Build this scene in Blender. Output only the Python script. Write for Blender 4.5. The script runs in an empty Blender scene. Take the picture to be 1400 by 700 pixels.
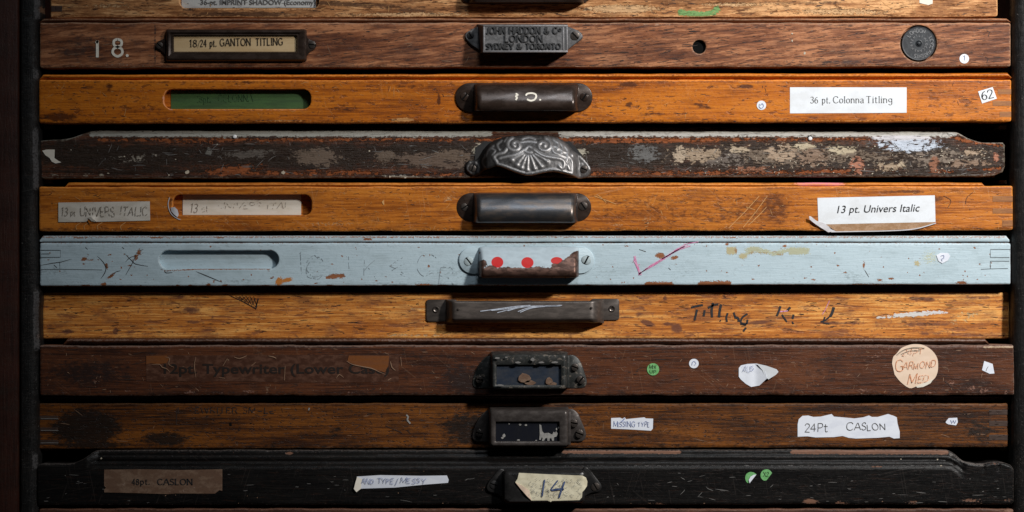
import bpy, bmesh, math, random
import numpy as np
from mathutils import Vector, Euler
from mathutils.geometry import delaunay_2d_cdt

# ------------------------------------------------------------------ camera, light, exposure
S = 0.0006            # metres per unit; the builders below work in units of 0.6 mm
Z0 = 1.0              # height of the picture's centre above the floor
CAMD = 1.75           # camera distance
DP = CAMD / S
scene = bpy.context.scene
cam = bpy.data.cameras.new('camera')
cam_o = bpy.data.objects.new('camera', cam)
scene.collection.objects.link(cam_o)
cam_o.location = (0, -CAMD, Z0)
cam_o.rotation_euler = (math.radians(90), 0, 0)
cam.sensor_width = 36
cam.lens = 36 * CAMD / (1400 * S)
cam.clip_start = 0.05
cam.clip_end = 50
scene.camera = cam_o

world = bpy.data.worlds.new('World')
scene.world = world
world.use_nodes = True
world.node_tree.nodes['Background'].inputs[0].default_value = (0.75, 0.85, 1.0, 1)
world.node_tree.nodes['Background'].inputs[1].default_value = 0.010


def lamp(name, loc, target, power, size, color, spread=None, spot=None):
    if spot:
        l = bpy.data.lights.new(name, 'SPOT')
        l.spot_size = math.radians(spot)
        l.spot_blend = 1.0
        l.shadow_soft_size = size
    else:
        l = bpy.data.lights.new(name, 'AREA')
        l.shape = 'RECTANGLE'
        l.size, l.size_y = size
        if spread:
            l.spread = math.radians(spread)
    l.energy = power
    l.color = color
    o = bpy.data.objects.new(name, l)
    scene.collection.objects.link(o)
    o.location = loc
    d = Vector(target) - Vector(loc)
    o.rotation_euler = d.to_track_quat('-Z', 'Y').to_euler()
    return o


lamp('key_lamp', (0.95, -1.0, Z0 + 0.72), (0.34, 0, Z0 + 0.10), 110, 0.07, (1.0, 0.975, 0.94), spot=50)
lamp('top_lamp', (0.16, -0.62, Z0 + 0.85), (0.26, 0, Z0 + 0.08), 3.3, (0.26, 0.18), (0.86, 0.93, 1.0))

scene.view_settings.view_transform = 'Standard'
scene.view_settings.look = 'None'
scene.view_settings.exposure = 0
scene.view_settings.gamma = 1
scene.view_settings.use_curve_mapping = False
scene.render.engine = 'CYCLES'
scene.cycles.max_bounces = 6

COL = scene.collection


# ------------------------------------------------------------------ object helpers
def set_props(o, label=None, cat=None, group=None, kind=None):
    if label: o['label'] = label
    if cat: o['category'] = cat
    if group: o['group'] = group
    if kind: o['kind'] = kind
    return o


def W(x, y, d=0.0, k=1.0):
    return Vector(((x - 700) * S * k, -d * S, Z0 + (350 - y) * S * k))


def kof(d):
    return (DP - d) / DP


def empty(name, loc, label, cat, group=None):
    o = bpy.data.objects.new(name, None)
    o.empty_display_size = 0.02
    COL.objects.link(o)
    o.location = loc
    return set_props(o, label, cat, group)


class G:
    """collects one mesh in picture units (x, y down, d towards the viewer)"""
    def __init__(self, k=1.0):
        self.v, self.f, self.k, self.attr = [], [], k, {}

    def add(self, pts, faces):
        n = len(self.v)
        self.v += [tuple(p) for p in pts]
        self.f += [tuple(i + n for i in f) for f in faces]
        return n

    def box(self, x0, x1, y0, y1, d0, d1, bev=0.0):
        b = bev
        if b <= 0:
            p = [(x0, y0, d0), (x1, y0, d0), (x1, y1, d0), (x0, y1, d0), (x0, y0, d1), (x1, y0, d1), (x1, y1, d1), (x0, y1, d1)]
            self.add(p, [(3, 2, 1, 0), (4, 5, 6, 7), (0, 1, 5, 4), (1, 2, 6, 5), (2, 3, 7, 6), (3, 0, 4, 7)])
        else:
            rings = [(d0, 0), (d1 - b, 0), (d1 - b * 0.3, b * 0.3), (d1, b)]
            p = []
            for d, i in rings:
                p += [(x0 + i, y0 + i, d), (x1 - i, y0 + i, d), (x1 - i, y1 - i, d), (x0 + i, y1 - i, d)]
            f = [(3, 2, 1, 0), (12, 13, 14, 15)]
            for r in range(3):
                for j in range(4):
                    a = r * 4 + j; c = r * 4 + (j + 1) % 4
                    f.append((a, c, c + 4, a + 4))
            self.add(p, f)

    def prism(self, poly, d0, d1, bev=0.0):
        n = len(poly)
        cx = sum(p[0] for p in poly) / n; cy = sum(p[1] for p in poly) / n
        def ring(ins, d):
            out = []
            for x, y in poly:
                L = math.hypot(x - cx, y - cy) or 1
                out.append((x - (x - cx) / L * ins, y - (y - cy) / L * ins, d))
            return out
        rs = [ring(0, d0), ring(0, d1 - bev), ring(bev * .35, d1 - bev * .3), ring(bev, d1)] if bev > 0 else [ring(0, d0), ring(0, d1)]
        p = [q for r in rs for q in r]
        f = [tuple(reversed(range(n))), tuple(range(len(p) - n, len(p)))]
        for r in range(len(rs) - 1):
            for j in range(n):
                a = r * n + j; c = r * n + (j + 1) % n
                f.append((a, c, c + n, a + n))
        self.add(p, f)

    def lathe(self, cx, cy, prof, n=28, sx=1.0, sy=1.0):
        """prof: list of (radius, d) from the outside in; turned round the axis that faces the viewer"""
        p = []
        for r, d in prof:
            for j in range(n):
                a = 2 * math.pi * j / n
                p.append((cx + r * math.cos(a) * sx, cy + r * math.sin(a) * sy, d))
        f = []
        for i in range(len(prof) - 1):
            for j in range(n):
                a = i * n + j; c = i * n + (j + 1) % n
                f.append((a, c, c + n, a + n))
        f.append(tuple(range((len(prof) - 1) * n, len(prof) * n)))
        self.add(p, f)

    def grid(self, rows):
        """rows: list of equally long lists of points"""
        n = len(rows[0])
        f = [(i * n + j, i * n + j + 1, (i + 1) * n + j + 1, (i + 1) * n + j) for i in range(len(rows) - 1) for j in range(n - 1)]
        self.add([q for r in rows for q in r], f)

    def ribbon(self, pts, w, dfun=0.4, contrast=None, taper=False):
        """a flat stroke of ink; contrast = (thin, thick) pen"""
        if len(pts) < 2: return
        n = len(pts)
        P, F = [], []
        for i, (x, y) in enumerate(pts):
            a = pts[max(0, i - 1)]; b = pts[min(n - 1, i + 1)]
            tx, ty = b[0] - a[0], b[1] - a[1]
            L = math.hypot(tx, ty) or 1e-6
            tx, ty = tx / L, ty / L
            ww = w
            if contrast:
                ww = w * (contrast[0] + (contrast[1] - contrast[0]) * abs(ty) ** 1.3)
            if taper:
                ww *= 0.25 + 0.75 * math.sin(math.pi * min(1, max(0, (i + .35) / (n - .3))))
            for s in (-.5, .5):
                px, py = x - ty * ww * s, y + tx * ww * s
                P.append((px, py, dfun(px, py) if callable(dfun) else dfun))
        for i in range(n - 1):
            F.append((2 * i, 2 * i + 2, 2 * i + 3, 2 * i + 1))
        self.add(P, F)

    def build(self, name, mat, parent=None, root=None, smooth=False, angle=None, solid=None, label=None, kind=None, k=None):
        k = self.k if k is None else k
        base = Vector((0, 0, 0))
        r = root or parent
        while r is not None and r.parent is not None: r = r.parent
        if r is not None: base = r.location
        V = np.array(self.v, dtype=np.float64)
        wv = np.empty_like(V)
        wv[:, 0] = (V[:, 0] - 700) * S * k - base[0]
        wv[:, 1] = -V[:, 2] * S - base[1]
        wv[:, 2] = Z0 + (350 - V[:, 1]) * S * k - base[2]
        me = bpy.data.meshes.new(name)
        me.from_pydata(wv.tolist(), [], self.f)
        for an, arr in self.attr.items():
            ca = me.color_attributes.new(an, 'FLOAT_COLOR', 'POINT')
            ca.data.foreach_set('color', np.asarray(arr, dtype=np.float32).ravel())
        me.validate()
        bm = bmesh.new(); bm.from_mesh(me)
        if smooth is not None and not getattr(self, 'sheet', False):
            bmesh.ops.recalc_face_normals(bm, faces=bm.faces)
        bm.to_mesh(me); bm.free()
        me.materials.append(mat)
        if smooth or angle:
            for p in me.polygons: p.use_smooth = True
        if angle:
            me.set_sharp_from_angle(angle=math.radians(angle))
        o = bpy.data.objects.new(name, me)
        COL.objects.link(o)
        if parent is not None: o.parent = parent
        if solid:
            m = o.modifiers.new('thickness', 'SOLIDIFY'); m.thickness = solid * S; m.offset = -1
        return set_props(o, label=label, kind=kind)


# ------------------------------------------------------------------ numeric helpers
def vnoise(x, seed=0, scale=20.0):
    x = np.asarray(x, dtype=float) / scale
    rs = np.random.RandomState(seed % 2 ** 31)
    t = rs.uniform(-1, 1, 512)
    i = np.floor(x).astype(int); f = x - i; f = f * f * (3 - 2 * f)
    return t[i % 512] * (1 - f) + t[(i + 1) % 512] * f


def vnoise2(x, y, seed=0, sx=20.0, sy=20.0):
    x = np.asarray(x, float) / sx; y = np.asarray(y, float) / sy
    rs = np.random.RandomState(seed % 2 ** 31)
    t = rs.uniform(-1, 1, (64, 64))
    i = np.floor(x).astype(int); j = np.floor(y).astype(int)
    fx = x - i; fy = y - j
    fx = fx * fx * (3 - 2 * fx); fy = fy * fy * (3 - 2 * fy)
    a = t[i % 64, j % 64] * (1 - fx) + t[(i + 1) % 64, j % 64] * fx
    b = t[i % 64, (j + 1) % 64] * (1 - fx) + t[(i + 1) % 64, (j + 1) % 64] * fx
    return a * (1 - fy) + b * fy


def inside(px, py, poly):
    r = np.zeros(px.shape, bool)
    n = len(poly)
    for i in range(n):
        x0, y0 = poly[i]; x1, y1 = poly[(i + 1) % n]
        c = ((y0 > py) != (y1 > py))
        with np.errstate(divide='ignore', invalid='ignore'):
            xi = (x1 - x0) * (py - y0) / ((y1 - y0) if y1 != y0 else 1e-9) + x0
        r ^= c & (px < xi)
    return r


def segdist(px, py, pts, closed=False):
    d = np.full(px.shape, 1e9)
    n = len(pts)
    for i in range(n if closed else n - 1):
        x0, y0 = pts[i]; x1, y1 = pts[(i + 1) % n]
        dx, dy = x1 - x0, y1 - y0
        L = dx * dx + dy * dy or 1e-9
        t = np.clip(((px - x0) * dx + (py - y0) * dy) / L, 0, 1)
        d = np.minimum(d, np.hypot(px - x0 - t * dx, py - y0 - t * dy))
    return d


def smooth_line(pts, n=5):
    if len(pts) < 3: return list(pts)
    out = []
    P = [pts[0]] + list(pts) + [pts[-1]]
    for i in range(1, len(P) - 2):
        p0, p1, p2, p3 = P[i - 1], P[i], P[i + 1], P[i + 2]
        for j in range(n):
            t = j / n
            out.append(tuple(0.5 * ((2 * p1[c]) + (-p0[c] + p2[c]) * t + (2 * p0[c] - 5 * p1[c] + 4 * p2[c] - p3[c]) * t * t
                                    + (-p0[c] + 3 * p1[c] - 3 * p2[c] + p3[c]) * t ** 3) for c in (0, 1)))
    out.append(tuple(pts[-1]))
    return out


def stadium(x0, x1, y0, y1, n=10, r=None):
    r = (y1 - y0) / 2 if r is None else r
    out = []
    for cx, cy, a0 in ((x1 - r, y0 + r, -90), (x1 - r, y1 - r, 0), (x0 + r, y1 - r, 90), (x0 + r, y0 + r, 180)):
        for i in range(n + 1):
            a = math.radians(a0 + 90 * i / n)
            out.append((cx + r * math.cos(a), cy + r * math.sin(a)))
    res = []
    for p in out:
        if not res or math.hypot(p[0] - res[-1][0], p[1] - res[-1][1]) > 0.05: res.append(p)
    if math.hypot(res[0][0] - res[-1][0], res[0][1] - res[-1][1]) < 0.05: res.pop()
    return res


def resample(poly, step):
    out = []
    n = len(poly)
    for i in range(n):
        x0, y0 = poly[i]; x1, y1 = poly[(i + 1) % n]
        L = math.hypot(x1 - x0, y1 - y0)
        m = max(1, int(round(L / step)))
        for j in range(m):
            out.append((x0 + (x1 - x0) * j / m, y0 + (y1 - y0) * j / m))
    return out


def triangulate(outline, holes, step, rows=None, sx=None):
    """triangles over a polygon with holes and evenly spread inner points"""
    pts = [Vector(p) for p in outline]
    edges = [(i, (i + 1) % len(outline)) for i in range(len(outline))]
    for h in holes:
        b = len(pts)
        pts += [Vector(p) for p in h]
        edges += [(b + i, b + (i + 1) % len(h)) for i in range(len(h))]
    xs = [p[0] for p in outline]; ys = [p[1] for p in outline]
    sx = sx or step
    gx = np.arange(min(xs) + sx * .5, max(xs), sx)
    gy = np.array(rows) if rows is not None else np.arange(min(ys) + step * .5, max(ys), step)
    X, Y = np.meshgrid(gx, gy)
    X = X.copy(); X[::2] += sx * .5
    X = X.ravel(); Y = Y.ravel()
    ok = inside(X, Y, outline)
    for h in holes: ok &= ~inside(X, Y, h)
    ok &= segdist(X, Y, outline, True) > step * .45
    for h in holes: ok &= segdist(X, Y, h, True) > step * .45
    pts += [Vector((a, b)) for a, b in zip(X[ok], Y[ok])]
    v, e, f, *_ = delaunay_2d_cdt(pts, edges, [], 0, 1e-4, False)
    V = np.array([tuple(p) for p in v]); F = np.array([t for t in f if len(t) == 3])
    c = V[F].mean(axis=1)
    ok = inside(c[:, 0], c[:, 1], outline)
    for h in holes: ok &= ~inside(c[:, 0], c[:, 1], h)
    return V, F[ok]


def mask_channels(X, Y, spec):
    """spec: dict stain / bare / paint -> shapes; gives the two colour attributes that drive the wear and painted shade in the material"""
    n = len(X)
    mk = np.zeros((n, 4)); pc = np.zeros((n, 4)); pc[:, 3] = 1; pc[:, :3] = 0.5
    for ci, key in enumerate(('stain_and_shade', 'bare', 'paint')):
        for sh in spec.get(key, []):
            if sh[0] == 'e':
                _, cx, cy, rx, ry, ang, s = sh[:7]
                a = math.radians(ang)
                u = (X - cx) * math.cos(a) + (Y - cy) * math.sin(a)
                w = -(X - cx) * math.sin(a) + (Y - cy) * math.cos(a)
                r = np.sqrt((u / rx) ** 2 + (w / ry) ** 2)
                v = np.clip(0.5 + (1 - r) * 0.8, 0, 1) * s
            elif sh[0] == 'l':
                _, pts, wd, s = sh[:4]
                v = np.clip(0.5 + (1 - segdist(X, Y, pts) / (wd / 2)) * 0.6, 0, 1) * s
            else:
                _, poly, soft, s = sh[:4]
                dd = segdist(X, Y, poly, True); ins = inside(X, Y, poly)
                v = np.clip(0.5 + np.where(ins, dd, -dd) / soft * .5, 0, 1) * s
            if key == 'paint':
                up = v > mk[:, ci]
                pc[up, :3] = sh[-1]
            mk[:, ci] = np.maximum(mk[:, ci], v)
    return mk, pc


# ------------------------------------------------------------------ materials
class NT:
    def __init__(self, name):
        self.m = bpy.data.materials.new(name)
        self.m.use_nodes = True
        self.t = self.m.node_tree
        self.b = self.t.nodes['Principled BSDF']

    def n(self, typ, **kw):
        nd = self.t.nodes.new(typ)
        for k, v in kw.items(): setattr(nd, k, v)
        return nd

    def ln(self, a, b): self.t.links.new(a, b)

    def val(self, node_in, v):
        if isinstance(v, (int, float)): node_in.default_value = v
        elif isinstance(v, (tuple, list)): node_in.default_value = (*v, 1) if len(v) == 3 and node_in.type == 'RGBA' else v
        else: self.ln(v, node_in)

    def math(self, op, a, b=0.5, c=None, clamp=False):
        nd = self.n('ShaderNodeMath', operation=op, use_clamp=clamp)
        self.val(nd.inputs[0], a); self.val(nd.inputs[1], b)
        if c is not None: self.val(nd.inputs[2], c)
        return nd.outputs[0]

    def step(self, v, lo, hi):
        nd = self.n('ShaderNodeMapRange', interpolation_type='SMOOTHSTEP')
        self.val(nd.inputs[0], v); nd.inputs[1].default_value = lo; nd.inputs[2].default_value = hi
        return nd.outputs[0]

    def mix(self, f, a, b, blend='MIX'):
        nd = self.n('ShaderNodeMix', data_type='RGBA', blend_type=blend)
        self.val(nd.inputs[0], f); self.val(nd.inputs[6], a); self.val(nd.inputs[7], b)
        return nd.outputs[2]

    def co(self, scale, seed=0, rot=0.0):
        """object coordinates in picture units (0.6 mm), scaled"""
        if not hasattr(self, '_c'): self._c = self.n('ShaderNodeTexCoord').outputs['Object']
        src = self._c
        if rot:
            r = self.n('ShaderNodeMapping'); self.ln(src, r.inputs[0])
            r.inputs['Rotation'].default_value = (0, math.radians(rot), 0); src = r.outputs[0]
        mp = self.n('ShaderNodeMapping'); self.ln(src, mp.inputs[0])
        rs = random.Random(seed * 7.13 + 1)
        mp.inputs['Location'].default_value = (rs.uniform(-50, 50), rs.uniform(-50, 50), rs.uniform(-50, 50))
        mp.inputs['Scale'].default_value = (scale[0] / S, scale[1] / S, scale[1] / S) if len(scale) == 2 else tuple(s / S for s in scale)
        return mp.outputs[0]

    def noise(self, scale, seed=0, detail=3, rough=.55, dist=0.0, rot=0.0):
        nd = self.n('ShaderNodeTexNoise')
        self.ln(self.co(scale, seed, rot), nd.inputs['Vector'])
        nd.inputs['Scale'].default_value = 1
        nd.inputs['Detail'].default_value = detail
        nd.inputs['Roughness'].default_value = rough
        nd.inputs['Distortion'].default_value = dist
        return nd.outputs[0]

    def attr(self, name):
        nd = self.n('ShaderNodeAttribute', attribute_name=name)
        return nd

    def bump(self, h, strength, dist, normal=None):
        nd = self.n('ShaderNodeBump')
        self.ln(h, nd.inputs['Height'])
        nd.inputs['Strength'].default_value = strength
        nd.inputs['Distance'].default_value = dist * S
        if normal is not None: self.ln(normal, nd.inputs['Normal'])
        return nd.outputs[0]


def lin(r, g, b):
    f = lambda c: (c / 255 / 12.92) if c / 255 <= .04045 else ((c / 255 + .055) / 1.055) ** 2.4
    return (f(r), f(g), f(b))


def wood(name, seed, dark, mid, light, stain_and_shade=(.02, .014, .01), bare=(.5, .3, .15), rough=.45, fib=(.012, .42), figure=0.5,
         fleck=.5, fleck_col=(.05, .02, .01), fleck_n=(.05, .5), grime=.4, scratch=.5, scratch_col=None, tilt=0.0, sharp=.06, amp=.55,
         coat=.0, bump=.5, wear=.6, wearcol=None, speck=.3, mscale=.11, rings=.0, spec=.26):
    t = NT(name)
    f1 = t.noise(fib, seed, 5, .62, .25, tilt)
    f2 = t.noise((fib[0] * 3.5, fib[1] * 2.3), seed + 1, 3, .6, 0, tilt)
    br = t.noise((.0045, .028), seed + 2, 3, .5, .6)
    g = t.math('ADD', t.math('MULTIPLY', f1, 1.0), t.math('MULTIPLY', f2, .55))
    g = t.math('ADD', g, t.math('MULTIPLY', br, .75))          # about 1.15 mean
    lo = t.step(g, 1.15 - .20, 1.15 + .02)
    hi = t.step(g, 1.15 - .02, 1.15 + .20)
    c = t.mix(lo, dark, mid)
    c = t.mix(t.math('MULTIPLY', hi, figure * 2, clamp=True), c, light)
    # short dark pores
    p = t.noise(fleck_n, seed + 3, 3, .65, .3, tilt)
    pk = t.math('MULTIPLY', t.step(p, .585, .66), fleck)
    c = t.mix(pk, c, fleck_col)
    p2 = t.noise((.22, 1.1), seed + 4, 2, .5)
    c = t.mix(t.math('MULTIPLY', t.step(p2, .58, .70), fleck * .6), c, fleck_col)
    # grime in broad soft clouds
    gr = t.noise((.018, .045), seed + 5, 5, .65)
    gk = t.math('MULTIPLY', t.step(gr, .48, .68), grime)
    c = t.mix(gk, c, stain_and_shade)
    gr2 = t.noise((.16, .2), seed + 15, 4, .7)
    c = t.mix(t.math('MULTIPLY', t.step(gr2, .54, .70), grime), c, stain_and_shade)
    # fine scratches at several angles
    scol = scratch_col or light
    for j, (ang, sc) in enumerate(((72, 1.0), (-38, 1.1), (12, 1.2), (100, .9))):
        s1 = t.noise((.012, .55 * sc), seed + 20 + j, 1, .4, .15, ang)
        s2 = t.noise((.02, .03), seed + 30 + j, 2, .5)
        sk = t.math('MULTIPLY', t.step(s1, .685, .72), t.step(s2, .46, .60))
        c = t.mix(t.math('MULTIPLY', sk, scratch), c, scol)
    # pale crumbs
    sp = t.noise((.42, .42), seed + 9, 2, .5)
    sr = t.noise((.03, .05), seed + 10, 2, .5)
    spk = t.math('MULTIPLY', t.step(sp, .70, .76), t.step(sr, .5, .62))
    c = t.mix(t.math('MULTIPLY', spk, speck * 2, clamp=True), c, scol)
    # placed wear, with some painted shade
    mk = t.attr('mk'); sep = t.n('ShaderNodeSeparateColor'); t.ln(mk.outputs['Color'], sep.inputs[0])
    pcn = t.attr('pc').outputs['Color']
    mn = t.noise((mscale, mscale * 1.9), seed + 11, 5, .68)
    mn2 = t.noise((mscale * 2.5, mscale * 4), seed + 12, 4, .65)
    def m(ch, nz, sh):
        a = t.math('ADD', ch, t.math('MULTIPLY', t.math('SUBTRACT', nz, .5), amp * 2))
        return t.math('MULTIPLY', t.step(a, .5 - sh, .5 + sh), t.step(ch, 0.02, .1))
    ms = m(sep.outputs[0], mn, .16)
    mb = m(sep.outputs[1], mn2, sharp)
    mp_ = m(sep.outputs[2], mn2, sharp)
    c = t.mix(t.math('MULTIPLY', ms, .92), c, stain_and_shade)
    bc = t.mix(t.step(f2, .35, .65), tuple(v * .62 for v in bare), bare)
    c = t.mix(mb, c, bc)
    c = t.mix(mp_, c, pcn)
    # rubbed edges (alpha of the wear attribute)
    ed = m(mk.outputs['Alpha'], mn2, .12)
    wc = wearcol or tuple(min(1, v * 1.25 + .02) for v in light)
    c = t.mix(t.math('MULTIPLY', ed, wear), c, wc)
    t.ln(c, t.b.inputs['Base Color'])
    ro = t.math('ADD', t.math('MULTIPLY', gr2, .35), rough - .17)
    ro = t.math('ADD', ro, t.math('MULTIPLY', mb, .2))
    t.ln(ro, t.b.inputs['Roughness'])
    t.b.inputs['Specular IOR Level'].default_value = spec
    if coat:
        t.b.inputs['Coat Weight'].default_value = coat
        t.b.inputs['Coat Roughness'].default_value = .3
    h = t.math('SUBTRACT', t.math('MULTIPLY', f2, .6), t.math('MULTIPLY', pk, .7))
    h = t.math('SUBTRACT', h, t.math('MULTIPLY', mb, .9))
    h = t.math('ADD', h, t.math('MULTIPLY', mp_, .25))
    h = t.math('ADD', h, t.math('MULTIPLY', gr2, .5))
    t.ln(t.bump(h, bump, 1.2), t.b.inputs['Normal'])
    return t.m


def plain(name, col, rough=.6, var=.15, scale=(.1, .1), col2=None, metallic=0.0, bump=.2, seed=0, fine=(.5, .5), spec=.5, coat=0, lo=.42, hi=.62, detail=4,
          col3=None, t3=(.6, .66), s3=(.12, .16)):
    """painted metal, paper, ink: one colour with uneven tone and grain"""
    t = NT(name)
    n1 = t.noise(scale, seed, detail, .6)
    c = t.mix(t.step(n1, lo, hi), col, col2 or tuple(v * (1 - var) for v in col))
    n2 = t.noise(fine, seed + 1, 3, .6)
    c = t.mix(t.math('MULTIPLY', t.step(n2, .45, .7), var), c, tuple(v * .5 for v in col))
    if col3:
        n3 = t.noise(s3, seed + 2, 5, .7)
        k3 = t.step(n3, *t3)
        c = t.mix(k3, c, col3)
    t.ln(c, t.b.inputs['Base Color'])
    t.b.inputs['Metallic'].default_value = metallic
    t.ln(t.math('ADD', t.math('MULTIPLY', n1, .3), rough - .15), t.b.inputs['Roughness'])
    t.b.inputs['Specular IOR Level'].default_value = spec
    if coat:
        t.b.inputs['Coat Weight'].default_value = coat
        t.b.inputs['Coat Roughness'].default_value = .25
    h = t.math('ADD', t.math('MULTIPLY', n2, .5), n1)
    if col3: h = t.math('SUBTRACT', h, t.math('MULTIPLY', k3, .6))
    t.ln(t.bump(h, bump * .35, .6), t.b.inputs['Normal'])
    return t.m


def chipped(name, paint, under, seed=0, rough=.4, metallic_under=.5):
    """paint over metal; the wear attribute says where it has gone"""
    t = NT(name)
    mk = t.attr('mk'); sep = t.n('ShaderNodeSeparateColor'); t.ln(mk.outputs['Color'], sep.inputs[0])
    nz = t.noise((.28, .28), seed, 4, .65)
    a = t.math('ADD', sep.outputs[1], t.math('MULTIPLY', t.math('SUBTRACT', nz, .5), .9))
    k = t.math('MULTIPLY', t.step(a, .47, .53), t.step(sep.outputs[1], .02, .1))
    n1 = t.noise((.1, .2), seed + 1, 4, .6)
    u = t.mix(t.step(n1, .4, .6), under, tuple(v * .45 for v in under))
    p = t.mix(t.step(n1, .3, .7), paint, tuple(v * .86 for v in paint))
    red = t.mix(t.math('MULTIPLY', t.step(sep.outputs[2], .47, .53), 1.0), p, t.attr('pc').outputs['Color'])
    c = t.mix(k, red, u)
    rim = t.math('MULTIPLY', t.math('SUBTRACT', 1, k), t.step(a, .38, .46))
    c = t.mix(t.math('MULTIPLY', rim, .0), c, (.02, .02, .02))
    t.ln(c, t.b.inputs['Base Color'])
    t.ln(t.math('MULTIPLY', k, metallic_under), t.b.inputs['Metallic'])
    t.b.inputs['Roughness'].default_value = rough
    t.b.inputs['Specular IOR Level'].default_value = .2
    t.ln(t.bump(t.math('SUBTRACT', t.math('MULTIPLY', n1, .4), k), .6, 1.2), t.b.inputs['Normal'])
    return t.m


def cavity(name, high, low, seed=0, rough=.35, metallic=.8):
    """cast metal: the attribute says how pale or dark each spot of the ornament is"""
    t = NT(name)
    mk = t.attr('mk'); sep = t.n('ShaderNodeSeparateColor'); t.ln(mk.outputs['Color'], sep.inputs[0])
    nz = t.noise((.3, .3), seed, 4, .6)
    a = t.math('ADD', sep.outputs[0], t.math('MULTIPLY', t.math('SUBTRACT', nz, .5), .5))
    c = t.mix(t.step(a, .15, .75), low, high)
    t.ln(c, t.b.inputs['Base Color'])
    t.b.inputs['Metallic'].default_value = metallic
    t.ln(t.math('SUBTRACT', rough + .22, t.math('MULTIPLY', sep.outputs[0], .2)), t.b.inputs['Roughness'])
    t.ln(t.bump(nz, .2, .5), t.b.inputs['Normal'])
    return t.m


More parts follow.
